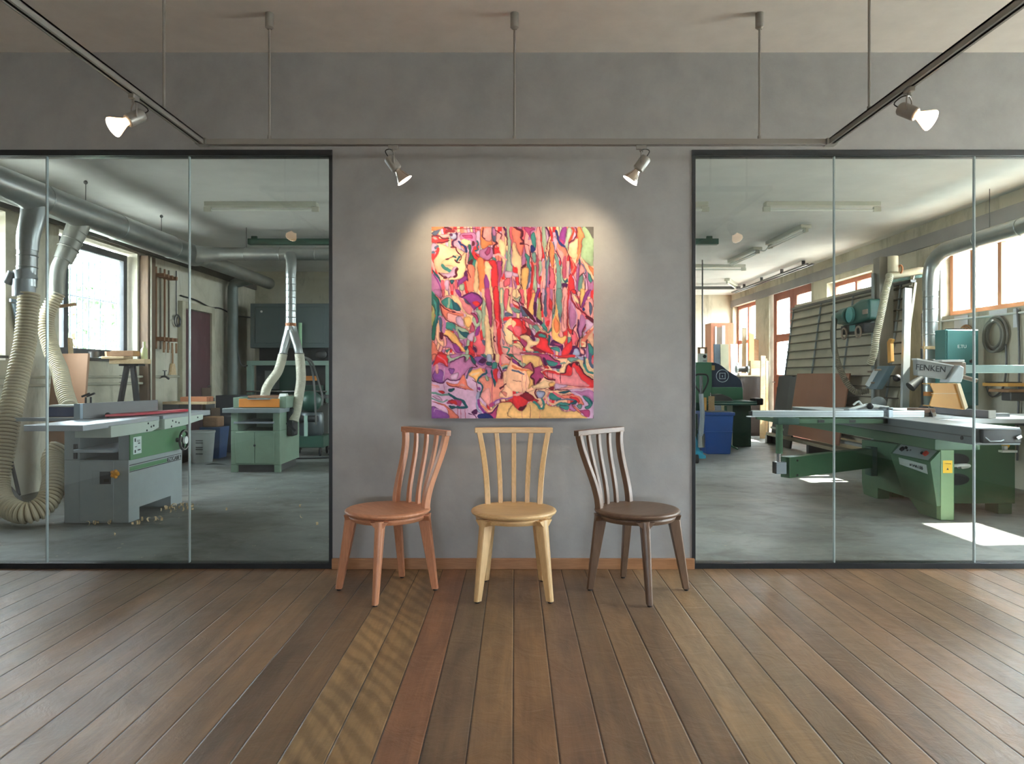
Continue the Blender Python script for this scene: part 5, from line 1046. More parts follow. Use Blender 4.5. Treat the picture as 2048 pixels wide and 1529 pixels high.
for i, (x, y, h, mm) in enumerate(((-4.68, 11.0, 1.0, m_tan), (-4.60, 10.95, .85, m_dsteel), (-4.5, 10.9, .7, m_tan))):
    one(MB().bar((x+.1, y-.15, 0), (x, y, h), .13, .025), 'leaning_plank', mm if i == 1 else WOOD('dark_plank', C(78, 60, 46), C(104, 82, 62), .7), ('tallest', 'middle grey', 'shortest')[i]+' of the planks leaning by the maroon door', 'plank', 'planks by the maroon door')
# fluorescent fitting and the long green ceiling beam
m_fix = M('cream_enamel', C(196, 197, 184), .45, 0, .05)
m_tube = M('fluorescent_tube', C(236, 238, 232), .3, 0, .02)
def tubelight(label, p0, p1, w=.11, n=1):
    p0, p1 = Vector(p0), Vector(p1); d = (p1-p0).normalized(); s = d.cross(V(0, 0, 1)).normalized()
    t = thing('fluorescent_light', (p0+p1)/2, label, 'light', 'fluorescent ceiling fittings')
    MB().bar(p0+V(0, 0, -.025), p1+V(0, 0, -.025), w, .05).build('housing', m_fix, t, bev=.004)
    for q in (p0+d*.02, p1-d*.02): MB().bar(q+V(0, 0, -.05), q+V(0, 0, -.105), .035, w*.75, d).build('lamp_holder', m_fix, t, bev=.003)
    for k in range(n): MB().cyl(p0+d*.03+V(0, 0, -.085)+s*(k-(n-1)/2)*.05, p1-d*.03+V(0, 0, -.085)+s*(k-(n-1)/2)*.05, .013, n=14).build('tube', m_tube, t)
    return t
tubelight('fluorescent fitting on the workshop ceiling behind the left glass', (-3.49, 8.2, ZWK), (-2.23, 8.2, ZWK))
one(MB().box((-3.74, 10.15, 3.03), (2.86, 10.25, 3.11)).box((-3.7, 10.18, 3.11), (-3.62, 10.22, ZWK)).box((2.7, 10.18, 3.11), (2.78, 10.22, ZWK)), 'ceiling_rail', m_dgreen, 'long dark green steel rail under the workshop ceiling', 'rail', bev=.004)
# shavings
def shavings(spots, label):
    m = MB(); r = random.Random(5)
    for x, y, rad, n in spots:
        for _ in range(n):
            a = r.random()*6.28; d = rad*math.sqrt(r.random()); c = V(x+d*math.cos(a), y+d*math.sin(a), .004); th = r.random()*6.28
            R = .010+.009*r.random(); w = .010+.009*r.random(); arc = 2+2.5*r.random(); o = len(m.v); k = 6
            ax = V(math.cos(th), math.sin(th), 0); pr = V(-ax.y, ax.x, 0)
            for j in range(k+1):
                b = arc*j/k; p = c+pr*R*math.sin(b)+V(0, 0, R*(1-math.cos(b)))
                m.v += [p-ax*w/2, p+ax*w/2]
            m.f += [(o+2*j, o+2*j+1, o+2*j+3, o+2*j+2) for j in range(k)]
    return tag(m.build('wood_shavings', M('shaving_wood', C(206, 180, 140), .6, 0, .1), None), label, 'shavings', None, 'stuff')
shavings([(-3.32, 5.80, .10, 9), (-3.0, 5.9, .12, 12), (-3.0, 6.45, .16, 22), (-2.5, 6.0, 1.0, 6)], 'pale wood shavings scattered around the planing machine')

# ------------------------------------------------------------------ workshop, right side
m_sawg = M('saw_green_paint', C(60, 96, 68), .42, 0, .1, 2.5, dirt=C(84, 104, 76), dirt_amt=.45)
m_sawg_sunlit = M('saw_green_sunlit', C(118, 148, 108), .42, 0, .06, 3)  # saw green lightened to paint in the sunlight on the front post
m_alum = M('brushed_aluminium', C(206, 212, 214), .35, .5, .05, 5)
m_slide = M('slide_rail_grey', C(112, 118, 120), .4, .4, .08, 4)
m_teal = M('teal_paint', C(64, 118, 116), .45, 0, .08, 3)
m_tealc = M('teal_machine_green', C(40, 88, 78), .45, 0, .1, 3)
m_yel = M('yellow_label', C(232, 184, 36), .5, 0, .04)
m_ply = M('honey_plywood', C(214, 158, 80), .45, 0, .1, 3)
m_plye = M('plywood_edge', C(224, 206, 172), .6, 0, .12, 8)
m_tabw = M('bright_saw_table', C(206, 210, 210), .28, .35, .05, 4)

sw = thing('sliding_table_saw', (3.9, 6.7, 0), 'big green sliding table saw with grey slide and outrigger arm, right side of the workshop', 'woodworking machine')
MB().prism([(5.965, 0), (6.28, 0), (6.44, .104), (6.73, .105), (7.0, .105), (7.0, 0), (7.28, 0), (7.32, .117), (7.32, .545), (5.965, .585)], 'x', 3.505, 3.62).build('flank', m_sawg, sw, bev=.005)
MB().box((3.503, 5.958, .004), (3.612, 6.02, .58)).build('front_post', m_sawg_sunlit, sw, bev=.004)
MB().box((3.612, 6.24, .09), (4.31, 7.30, .79)).build('cabinet', m_sawg, sw, bev=.006)
for x, y in ((4.17, 6.25), (4.17, 7.1), (3.7, 7.1)): MB().box((x, y, 0), (x+.12, y+.18, .09)).build('foot', m_sawg, sw, bev=.004)
con = MB().addv([(3.508, 5.962, .578), (3.418, 5.962, .482), (3.472, 5.962, .118), (3.508, 5.962, .118), (3.508, 6.62, .578), (3.418, 6.60, .482), (3.49, 6.50, .118), (3.508, 6.5, .118)],
                [(0, 1, 2, 3), (7, 6, 5, 4), (0, 4, 5, 1), (1, 5, 6, 2), (2, 6, 7, 3), (3, 7, 4, 0)]).build('console', m_sawg, sw, bev=.003)
def on_slope(y, t):     # point on the console's sloping top: t from inner (0) to outer (1) edge
    return V(3.508+(3.418-3.508)*t, y, .578+(.482-.578)*t)
nrm = V(-.096, 0, .09).normalized()
pn = MB().hexa([on_slope(6.0, .1)+nrm*.001, on_slope(6.56, .1)+nrm*.001, on_slope(6.56, .92)+nrm*.001, on_slope(6.0, .92)+nrm*.001],
               [on_slope(6.0, .1)+nrm*.004, on_slope(6.56, .1)+nrm*.004, on_slope(6.56, .92)+nrm*.004, on_slope(6.0, .92)+nrm*.004]).build('control_panel', m_mgrey, sw)
def button(y, t, r, mat, nm, h=.018):
    c = on_slope(y, t); MB().cyl(c+nrm*.004, c+nrm*(.004+h), r, n=18).build(nm, mat, pn)
button(6.09, .5, .024, M('red_button', C(204, 66, 48), .4), 'stop_button'); button(6.15, .5, .013, m_black, 'start_button', .012)
button(6.46, .5, .022, m_black, 'selector_knob'); button(6.42, .35, .012, m_black, 'selector_knob'); button(6.38, .5, .009, m_black, 'indicator', .008); button(6.34, .45, .008, m_dsteel, 'indicator', .008)
def on_side(y, z): return V(3.418+(3.472-3.418)*(.482-z)/.364, y, z)
ns = V(-.364, 0, -.054).normalized()
pl_ = [on_side(6.02, .375), on_side(6.45, .405), on_side(6.45, .465), on_side(6.02, .452)]
npl = MB().hexa([p+ns*.001 for p in pl_], [p+ns*.004 for p in pl_]).build('name_plate', M('aluminium_plate', C(186, 194, 190), .4, .2, .04), sw)
text_mesh('lettering', 'SMARTIIB', .050, on_side(6.18, .424)+ns*.0045, (0, -1, -.055), (0, 0, 1), m_ink, sw)
lb = MB().box((3.520, 5.9555, .392), (3.597, 5.958, .495)).build('warning_label', m_yel, sw)
text_mesh('label_text', '• Achtung', .014, (3.558, 5.9552, .470), (1, 0, 0), (0, 0, 1), m_ink, lb, .0004); text_mesh('label_text', '— — —', .010, (3.558, 5.9552, .452), (1, 0, 0), (0, 0, 1), m_ink, lb, .0004)
MB().prism([(3.548, .418), (3.568, .418), (3.558, .436)], 'y', 5.9548, 5.9552).build('label_mark', m_ink, lb)
for z, h in ((.47, .052), (.30, .05)):
    n = 24; P = []
    for k in range(n):
        c_, s_ = math.cos(2*math.pi*k/n), math.sin(2*math.pi*k/n); P.append((3.80+.11*c_ if c_ > 0 else 3.80+.10*max(-1, c_*3), z+h*s_))
    MB().prism(P, 'y', 6.232, 6.2405).build('vent_slot', m_black, sw)
MB().torus((3.80, 6.20, .415), .075, .014, (0, .3, 1), 28, 8).build('tilt_handwheel', m_white, sw)
MB().cyl((3.80, 6.20, .415), (3.80, 6.239, .415), .02).build('wheel_shaft', m_chrome, sw)
yl = MB().cyl((4.225, 6.232, .60), (4.225, 6.2405, .60), .035, n=20).build('round_label', m_yel, sw)
MB().box((4.16, 6.18, .535), (4.29, 6.238, .555)).box((4.19, 6.2, .555), (4.22, 6.238, .59)).build('cabinet_latch', m_white, sw, bev=.004)
# slide, beam, tables
MB().box((3.10, 4.90, .725), (3.42, 8.1, .838)).build('slide_rail', m_slide, sw, bev=.003)
MB().box((3.098, 4.92, .775), (3.10, 8.1, .783)).build('slide_groove', m_dsteel, sw)
MB().box((3.105, 4.905, .838), (3.42, 8.1, .843)).build('slide_top', m_alum, sw)
MB().cyl((3.094, 5.02, .762), (3.10, 5.02, .762), .014, n=14).build('end_hole', m_black, sw)
MB().box((3.16, 5.45, .635), (3.50, 8.15, .715)).build('slide_beam', m_sawg, sw, bev=.004)
MB().box((3.14, 4.86, .74), (3.40, 4.902, .834)).build('end_cap', m_black, sw, bev=.006)
MB().tube([V(3.15, 4.87, .79), V(3.18, 4.845, .755), V(3.25, 4.845, .757), V(3.27, 4.845, .765)], .004, 8).build('end_lever', m_alum, sw)
MB().bar((3.36, 4.85, .775), (3.39, 4.85, .79), .012, .02).build('latch', m_alum, sw)
MB().box((3.43, 5.95, .80), (4.46, 7.32, .840)).build('main_table', m_tabw, sw, bev=.003)
MB().box((3.43, 7.33, .80), (4.46, 8.12, .836)).build('outfeed_table', m_slide, sw, bev=.003)
MB().box((4.465, 6.05, .805), (5.0, 6.75, .838)).build('extension_table', m_tabw, sw, bev=.003)
MB().box((4.465, 6.07, .75), (5.0, 6.73, .804)).build('extension_frame', m_slide, sw)
MB().box((4.90, 6.2, 0), (4.96, 6.5, .75)).build('table_leg', m_sawg, sw)
rf = MB().box((3.90, 5.965, .842), (3.93, 6.75, .905)).build('rip_fence', M('fence_mauve_grey', C(128, 126, 134), .4, .3), sw, bev=.004)
MB().box((3.899, 5.955, .842), (3.955, 5.966, .908)).build('fence_end', m_white, rf)
MB().box((3.94, 6.0, .85), (4.10, 6.06, .88)).build('fence_clamp', m_iron, rf)
MB().cyl((3.556, 6.30, .80), (3.562, 6.30, .80), .14, n=36).build('saw_blade', m_dsteel, sw)
# crosscut fence, outrigger
cf = MB().box((2.01, 6.12, .842), (3.46, 6.17, .897))
cfo = cf.build('crosscut_fence', m_alum, sw, bev=.002)
for z in (.858, .876): MB().box((2.012, 6.117, z), (3.46, 6.121, z+.004)).build('fence_groove', m_slide, cfo)
MB().box((1.975, 6.11, .842), (2.03, 6.18, .849)).build('fence_lip', m_alum, cfo)
MB().box((1.99, 6.125, .855), (2.012, 6.165, .89)).build('end_plug', m_black, cfo)
MB().box((3.14, 6.08, .77), (3.175, 6.12, .92)).box((3.14, 6.08, .90), (3.175, 6.26, .925)).build('stop_bracket', m_iron, cfo, bev=.004)
o_ = MB()
o_.box((2.30, 6.02, .795), (3.10, 6.06, .832)).box((2.20, 6.58, .795), (3.10, 6.62, .832)).box((2.20, 6.02, .795), (2.24, 6.62, .832)).box((3.06, 6.02, .795), (3.10, 6.62, .832))
for x in (2.55, 2.80): o_.box((x, 6.06, .80), (x+.03, 6.58, .834))
ou = o_.build('outrigger_table', m_sawg, sw, bev=.003)
MB().box((2.18, 6.0, .785), (2.36, 6.12, .842)).build('corner_casting', m_dgreen, ou, bev=.006)
for x in (2.52, 2.78): MB().box((x, 6.012, .803), (x+.05, 6.02, .826)).build('cap', m_black, ou)
MB().cyl((2.43, 6.72, .52), (2.28, 6.3, .80), .028, n=18).build('support_leg', m_sawg, ou) if False else MB().cyl((2.355, 6.45, .50), (2.355, 6.45, .80), .030, n=18).build('support_leg', m_sawg, ou)
MB().cyl((2.355, 6.45, .42), (2.355, 6.45, .51), .021, n=16).build('leg_piston', m_chrome, ou)
MB().box((2.32, 6.42, .32), (2.41, 6.49, .425)).build('leg_block', m_iron, ou, bev=.003)
MB().box((2.308, 6.42, .322), (2.32, 6.49, .423)).build('leg_cap', m_black, ou)
ar = MB().bar((2.41, 6.46, .375), (3.46, 7.06, .392), .10, .185); aro = ar.build('swing_arm', m_sawg, sw, bev=.004)
MB().box((3.44, 7.0, .22), (3.506, 7.12, .50)).build('arm_hinge', m_dgreen, sw, bev=.006)
for dz in (-.065, .065): MB().ball(V(2.47, 6.44, .377+dz)+V(.03, -.035, 0), .010, 6).build('bolt', m_ink, aro)
# overhead guard
MB().cyl((4.95, 6.34, 0), (4.95, 6.34, 1.34), .05, n=20).build('guard_column', m_glt, sw)
MB().box((3.86, 6.30, 1.215), (5.0, 6.38, 1.285)).build('guard_arm', M('pale_teal_tube', C(166, 192, 188), .4), sw, bev=.006)
MB().box((3.68, 6.29, 1.20), (3.92, 6.40, 1.31)).build('arm_joint', M('tan_casting', C(150, 132, 116), .5), sw, bev=.008)
MB().box((3.70, 6.28, 1.31), (3.90, 6.41, 1.33)).build('joint_cap', m_white, sw, bev=.004)
gx = lambda px: (px-1029)*6.3/F
gz = lambda py: EYE-(py-750)*6.3/F
ga = MB().prism([(gx(1829), gz(719)), (gx(1901), gz(732)), (gx(1886), gz(759)), (gx(1830), gz(751))], 'y', 6.26, 6.33).build('suction_arm', M('grey_arm_cover', C(140, 142, 140), .45), sw, bev=.003)
MB().prism([(gx(1828), gz(717)), (gx(1901), gz(731)), (gx(1901), gz(733)), (gx(1828), gz(720))], 'y', 6.25, 6.34).build('arm_top', m_white, ga)
text_mesh('lettering', 'FENKEN', .072, (gx(1856), 6.258, gz(737.5)), (1, 0, -.09), (.09, 0, 1), m_ink, sw)
MB().prism([(gx(1888), gz(758)), (gx(1908), gz(731)), (gx(1917), gz(735)), (gx(1916), gz(752)), (gx(1912), gz(765)), (gx(1886), gz(765))], 'y', 6.22, 6.36).build('guard_bracket', M('white_casting', C(204, 212, 216), .4), sw, bev=.008)
MB().cyl((gx(1912), 6.26, gz(752)), (gx(1940), 6.2, gz(762)), .018).build('clamp_handle', M('tan_casting'), sw)
gx2 = lambda px: (px-1029)*5.96/F
gz2 = lambda py: EYE-(py-750)*5.96/F
gp = [(gx2(1859), gz2(767)), (gx2(1911), gz2(767)), (gx2(1926), gz2(819)), (gx2(1859), gz2(812.5)), (gx2(1868), gz2(784))]
gd = MB().prism(gp, 'y', 5.96, 5.972)
gd.prism([(gx2(1859), gz2(767)), (gx2(1918), gz2(767)), (gx2(1918), gz2(769)), (gx2(1859), gz2(769))], 'y', 5.94, 6.07).prism([(gx2(1859), gz2(811)), (gx2(1926), gz2(818)), (gx2(1926), gz2(820)), (gx2(1859), gz2(813))], 'y', 5.945, 6.06)
gdo = gd.build('blade_guard', m_ply, sw, bev=.0015)
MB().addv([(gx2(1910), 5.93, gz2(767)), (gx2(1918), 5.94, gz2(767)), (gx2(1935), 5.95, gz2(815)), (gx2(1926), 5.93, gz2(820)), (gx2(1910), 6.08, gz2(767)), (gx2(1918), 6.08, gz2(767)), (gx2(1935), 6.08, gz2(815)), (gx2(1926), 6.08, gz2(820))],
          [(0, 3, 2, 1), (4, 5, 6, 7), (0, 1, 5, 4), (1, 2, 6, 5), (2, 3, 7, 6), (3, 0, 4, 7)]).build('guard_edge', m_plye, gdo, bev=.002)
MB().box((gx2(1862), 5.955, gz2(788)), (gx2(1914), 5.96, gz2(787))).build('guard_shelf', m_plye, gdo)
# small things on the saw
one(MB().box((3.36, 6.22, .8435), (3.62, 6.34, .875)), 'wood_block', M('grey_wood', C(150, 138, 124), .7, 0, .15), 'flat grey wood block lying on the saw table by the end of the fence', 'wood block', bev=.004)
one(MB().box((3.42, 6.20, .8755), (3.60, 6.32, .912)), 'wood_block', M('brown_wood', C(136, 108, 92), .7, 0, .15), 'small brown wood block stacked on the grey block on the saw table', 'wood block', bev=.004)
cl = thing('toggle_clamp', (3.0, 6.24, .898), 'white lever clamp resting on the saw behind the crosscut fence', 'clamp')
MB().box((2.86, 6.20, .838), (3.24, 6.30, .905)).build('base', m_iron, cl, bev=.004)
MB().bar((2.88, 6.25, .90), (3.05, 6.25, .945), .03, .02).bar((3.05, 6.25, .94), (3.22, 6.25, .915), .035, .025).build('lever', m_white, cl, bev=.004)
MB().tube(spline([V(2.92, 6.25, .94), V(2.96, 6.24, .97), V(2.99, 6.24, .94)], 8), .009, 8).build('hook', m_white, cl)
MB().ball((3.055, 6.23, .93), .028, 8).build('pivot', m_black, cl)

# pallet truck and bins
pj = thing('pallet_truck', (2.4, 9.9, 0), 'turquoise hand pallet truck with black loop handle at the edge of the right glass', 'pallet truck')
m_turq = M('turquoise_paint', C(40, 146, 176), .4, 0, .06)
MB().tube(spline([at(1404, 790, 9.72), at(1391, 772, 9.72), at(1388, 758, 9.72), at(1393, 750, 9.72), at(1404, 749, 9.72), at(1414, 751, 9.72), at(1416, 762, 9.72), at(1412, 774, 9.72), at(1403, 790, 9.72)], 40), .012, 10).build('handle_loop', m_black, pj)
MB().cyl(at(1402, 752, 9.72), at(1402, 790, 9.72), .022, n=12).build('lever_housing', m_dsteel, pj)
MB().tube([at(1402, 788, 9.72), at(1405, 830, 9.74), at(1402, 872, 9.78)], .032, 14).build('tiller', M('tiller_grey', C(150, 154, 158), .4, .2), pj)
MB().cyl(at(1402, 868, 9.8), at(1402, 895, 9.8), .05, n=18).build('pump', m_chrome, pj)
MB().prism([(2.36, .06), (2.60, .06), (2.60, .10), (2.53, .14), (2.43, .46), (2.36, .50)], 'y', 9.84, 9.94).build('front_frame', m_turq, pj, bev=.006)
for x in (1.98, 2.38): MB().prism([(9.94, .06), (10.75, .04), (10.75, .07), (9.94, .12)], 'x', x, x+.17).build('fork', m_turq, pj, bev=.006)
MB().box((1.98, 9.85, .10), (2.56, 9.94, .16)).build('crossbar', m_turq, pj)
for x in (2.30, 2.46): MB().cyl((x-.025, 9.82, .06), (x+.025, 9.82, .06), .06, n=22).build('wheel', m_black, pj)
bn = thing('waste_bin', (3.07, 11.15, 0), 'tall blue plastic waste bin under the far green machine', 'bin')
m_blue = M('blue_plastic', C(40, 82, 152), .4, 0, .06)
b = MB().hexa([(2.90, 10.94, 0), (3.26, 10.94, 0), (3.26, 11.36, 0), (2.90, 11.36, 0)], [(2.86, 10.90, .60), (3.30, 10.90, .60), (3.30, 11.40, .60), (2.86, 11.40, .60)]).build('tub', m_blue, bn, bev=.012)
MB().box((2.845, 10.885, .585), (3.315, 11.415, .635)).build('rim', m_blue, bn, bev=.008)
MB().box((2.872, 10.905, .33), (3.288, 11.395, .345)).build('rib', m_blue, bn, bev=.004)
MB().box((2.90, 10.93, .634), (3.26, 11.37, .64)).build('opening', m_black, bn)
one(MB().lathe([(0, 0), (.2, 0), (.21, .3), (.21, .58), (.19, .6), (0, .6)], (2.62, 11.4, 0), n=28), 'plastic_drum', M('dark_blue_plastic', C(24, 40, 70), .45), 'dark blue drum behind the pallet truck handle', 'drum')

# far green machine with blue hood
mb_ = thing('edge_sanding_machine', (3.4, 12.3, 0), 'green machine with dark blue rounded hood and ring emblem, far right room', 'woodworking machine')
q = lambda px, py, Y=12.0: ((px-1029)*Y/F, EYE-(py-750)*Y/F)
m_mg2 = M('mid_green_paint', C(72, 124, 96), .45, 0, .06, 3)
MB().prism([q(1386, 725), q(1423.5, 725), q(1424.5, 806), q(1386, 806)], 'y', 12.0, 12.6).build('column', m_mg2, mb_, bev=.006)
hd = MB().prism([q(1424, 725), q(1432, 726), q(1440, 729), q(1448, 735), q(1458, 743), q(1468, 749), q(1476, 754), q(1482, 760), q(1485, 768), q(1485, 776), q(1424, 776)], 'y', 12.02, 12.5).build('hood', M('slate_blue_hood', C(52, 66, 90), .4, 0, .06, 3), mb_, bev=.006)
MB().prism([q(1424, 775), q(1484, 775), q(1486, 777), q(1486, 800), q(1424, 800)], 'y', 12.0, 12.52).build('lower_housing', m_mg2, mb_, bev=.006)
cx, cz = q(1445.3, 752.4); m_emb = M('emblem_white', C(196, 214, 226), .4)
MB().torus((cx, 12.012, cz), .101, .006, (0, 1, 0), 40, 8).build('emblem_ring', m_emb, hd)
e = MB()
s_, w_ = .052, .012
e.box((cx-s_, 12.008, cz-s_), (cx-s_+w_, 12.019, cz+s_)).box((cx+s_-w_, 12.008, cz-s_), (cx+s_, 12.019, cz+s_)).box((cx-s_, 12.008, cz-s_), (cx+s_, 12.019, cz-s_+w_)).box((cx-s_, 12.008, cz+s_-w_), (cx+s_, 12.019, cz+s_)).box((cx-.008, 12.008, cz-.022), (cx+.006, 12.019, cz+.012))
e.build('emblem', m_emb, hd, bev=.004)
lx, lz = q(1426.5, 736); MB().box((lx-.028, 12.008, lz-.04), (lx+.028, 12.018, lz+.04)).build('warning_label', M('tan_label', C(206, 168, 104), .5), hd)
(tx0, tz0), (tx1, tz1) = q(1414, 811, 11.6), q(1512, 803, 11.6)
MB().box((tx0, 11.55, tz0), (tx1, 12.3, tz1)).build('table', m_tealc, mb_, bev=.006)
MB().box((tx0, 11.545, (tz0+tz1)/2-.006), (tx1, 11.55, (tz0+tz1)/2+.006)).build('table_rail', m_glt, mb_)
cx2, cz2 = q(1520, 804, 11.6); MB().box((cx2-.07, 11.6, cz2-.055), (cx2+.06, 11.9, cz2+.055)).build('end_motor', m_black, mb_, bev=.02)
(bx0, bz0), (bx1, bz1) = q(1425, 804, 11.9), q(1462, 788, 11.9); MB().prism([(bx0, bz0), (bx1, bz0), (bx1-.06, bz1-.06), (bx0+.1, bz1), (bx0, bz1-.01)], 'y', 11.7, 11.98).build('fence_block', m_dsteel, mb_, bev=.005)
px_, pz_ = q(1421.5, 797, 11.7); MB().cyl((px_, 11.7, pz_-.08), (px_, 11.7, pz_+.09), .01).build('fence_rod', m_chrome, mb_)
MB().box((3.64, 12.1, 0), (3.95, 12.5, .72)).build('base', m_dgreen, mb_, bev=.006); MB().box((3.0, 12.1, 0), (3.3, 12.5, .88)).build('base', m_dgreen, mb_, bev=.006)
lg = MB().cyl((3.40, 11.68, .10), (3.40, 11.68, .70), .022, n=14).build('stand_leg', m_mg2, mb_)
for a in (-.6, 1.6, 3.9): MB().bar((3.40, 11.68, .10), (3.40+.2*math.cos(a), 11.68+.2*math.sin(a), .012), .03, .02).build('stand_foot', m_mg2, lg)
MB().cyl((3.42, 11.66, .45), (3.47, 11.62, .43), .012).build('stand_lever', m_chrome, lg)
eb = thing('power_socket_box', (3.19, 12.3, 1.41), 'white socket box hanging on a rod above the far green machine', 'socket box')
MB().box((3.12, 12.24, 1.412), (3.255, 12.36, 1.56)).build('box', m_white, eb, bev=.006)
MB().cyl((3.21, 12.235, 1.51), (3.21, 12.24, 1.51), .03, n=18).build('socket', m_ink, eb); MB().box((3.18, 12.236, 1.43), (3.24, 12.24, 1.44)).build('switch', m_ink, eb)
f = MB().box((3.12, 12.25, 1.56), (3.14, 12.35, 1.66)).box((3.235, 12.25, 1.56), (3.255, 12.35, 1.66)).box((3.12, 12.25, 1.645), (3.255, 12.35, 1.665)).build('bracket', m_tan, eb)
MB().cyl((3.188, 12.3, 1.66), (3.188, 12.3, ZWK), .012, n=10).build('conduit_rod', m_dsteel, eb)
one(MB().bar((3.11, 11.5, 0), (3.13, 11.52, .86), .09, .03), 'board_offcut', m_pine, 'pale board standing beside the pallet truck handle, right of it', 'board')
one(MB().bar((2.98, 11.45, 0), (2.99, 11.47, .84), .08, .06), 'board_offcut', m_ply, 'honey brown board standing behind the pallet truck handle', 'board')

# far corner: wardrobe carcass, panels, planks, cabinet with bench grinder
wd = thing('wardrobe_carcass', (4.74, 16.7, 0), 'reddish wooden wardrobe carcass in the far corner of the right room', 'cabinet')
m_cher = WOOD('reddish_veneer', C(176, 108, 78), C(200, 134, 102), .45, (10, 10, 1.4))
MB().box((4.47, 16.5, 0), (4.99, 16.52, 2.38)).box((4.47, 16.52, 0), (4.49, 17.0, 2.38)).box((4.97, 16.52, 0), (4.99, 17.0, 2.38)).box((4.47, 16.52, 2.36), (4.99, 17.0, 2.38)).build('carcass', m_cher, wd, bev=.004)
MB().box((4.56, 16.485, .3), (4.60, 16.5, 2.30)).build('white_edge', m_white, wd); MB().box((4.60, 16.488, .3), (4.72, 16.5, 2.28)).build('mirror_panel', M('grey_brown_panel', C(128, 112, 98), .4), wd); MB().box((4.72, 16.485, .3), (4.79, 16.5, 2.32)).build('white_edge', m_white, wd)
def lean(name, mat, label, x0, x1, y, h, dy=.12, t=.03, group=None, cat='board'):
    return one(MB().hexa([(x0, y-dy-t, 0), (x1, y-dy-t, 0), (x1, y-dy, 0), (x0, y-dy, 0)], [(x0, y-t, h), (x1, y-t, h), (x1, y, h), (x0, y, h)]), name, mat, label, cat, group, bev=.003)
gp_ = 'sheets leaning in the far corner'
lean('panel', M('dark_slate_panel', C(74, 84, 92), .5), 'dark slate panel leaning in the far corner behind the blue hood', 4.17, 4.46, 15.2, 1.84, group=gp_)
lean('panel', M('khaki_panel', C(128, 124, 100), .5), 'khaki panel leaning in front of the dark slate panel, far corner', 4.25, 4.42, 15.0, 1.83, group=gp_)
lean('panel', m_white, 'bright white panel leaning to the right of the slate panel, far corner', 4.49, 4.64, 15.1, 1.84, group=gp_)
gp_ = 'planks leaning below the far window'
for i, (px0, px1, py, Y, mm, lab) in enumerate(((1484, 1493, 656, 15.6, M('beige_plank', C(196, 178, 146), .6, 0, .1), 'tall beige plank leaning below the far window, leftmost there'), (1498, 1508, 668, 15.4, m_ply, 'honey coloured shaped plank leaning below the far window'), (1508, 1517, 680, 15.5, m_tan, 'brown plank leaning below the far window, right of the shaped one'))):
    t_ = at((px0+px1)/2, py, Y); w = (px1-px0)*Y/F
    one(MB().bar((t_.x-.16, Y-.45, 0), t_, w, .03, (0, 1, 0)), 'plank', mm, lab, 'plank', gp_, bev=.003)
for i, (px, py, Y, w, mm, lab) in enumerate(((1526, 712, 13.85, .09, m_pine, 'wide pale plank leaning on the wall left of the red double door'), (1534, 722, 13.95, .05, m_pine, 'narrow pale plank leaning on the wall left of the red double door'), (1531, 718, 14.08, .06, m_tan, 'brown plank leaning between the two pale ones by the red double door'))):
    t_ = at(px, py, Y); one(MB().bar((t_.x-.10, Y-.25, 0), t_, w, .03, (0, 1, 0)), 'plank', mm, lab, 'plank', 'planks leaning by the red door', bev=.003)
cb = thing('bench_cabinet', (4.62, 14.4, 0), 'dark brown bench cabinet under the bench grinder, far right room', 'cabinet')
MB().box((4.42, 14.2, 0), (4.86, 14.7, 1.16)).build('body', M('dark_brown_laminate', C(58, 48, 44), .5, 0, .08), cb, bev=.006)
MB().box((4.40, 14.18, 1.16), (4.88, 14.72, 1.19)).build('top', M('worn_bench_top', C(150, 138, 120), .6), cb, bev=.004)
gr = thing('bench_grinder', (4.50, 14.35, 1.19), 'small dark and white grinder standing on the brown bench cabinet', 'grinder')
MB().box((4.43, 14.28, 1.19), (4.60, 14.42, 1.23)).build('base', m_white, gr, bev=.004); MB().cyl((4.42, 14.35, 1.31), (4.6, 14.35, 1.31), .055, n=20).build('motor', m_black, gr)
for x in (4.40, 4.62): MB().cyl((x-.015, 14.35, 1.31), (x+.015, 14.35, 1.31), .075, n=24).build('wheel', m_mgrey, gr)
MB().bar((4.44, 14.35, 1.36), (4.40, 14.35, 1.47), .03, .03).build('spark_guard', m_white, gr)
pb = thing('parts_box', (4.75, 14.4, 1.19), 'pale open box with white sheets beside the grinder', 'box')
MB().box((4.66, 14.3, 1.19), (4.86, 14.31, 1.48)).box((4.66, 14.48, 1.19), (4.86, 14.49, 1.48)).box((4.66, 14.31, 1.19), (4.68, 14.48, 1.48)).box((4.84, 14.31, 1.19), (4.86, 14.48, 1.48)).build('shell', m_pine, pb)
MB().box((4.67, 14.29, 1.20), (4.83, 14.298, 1.32)).build('sheet', m_white, pb)

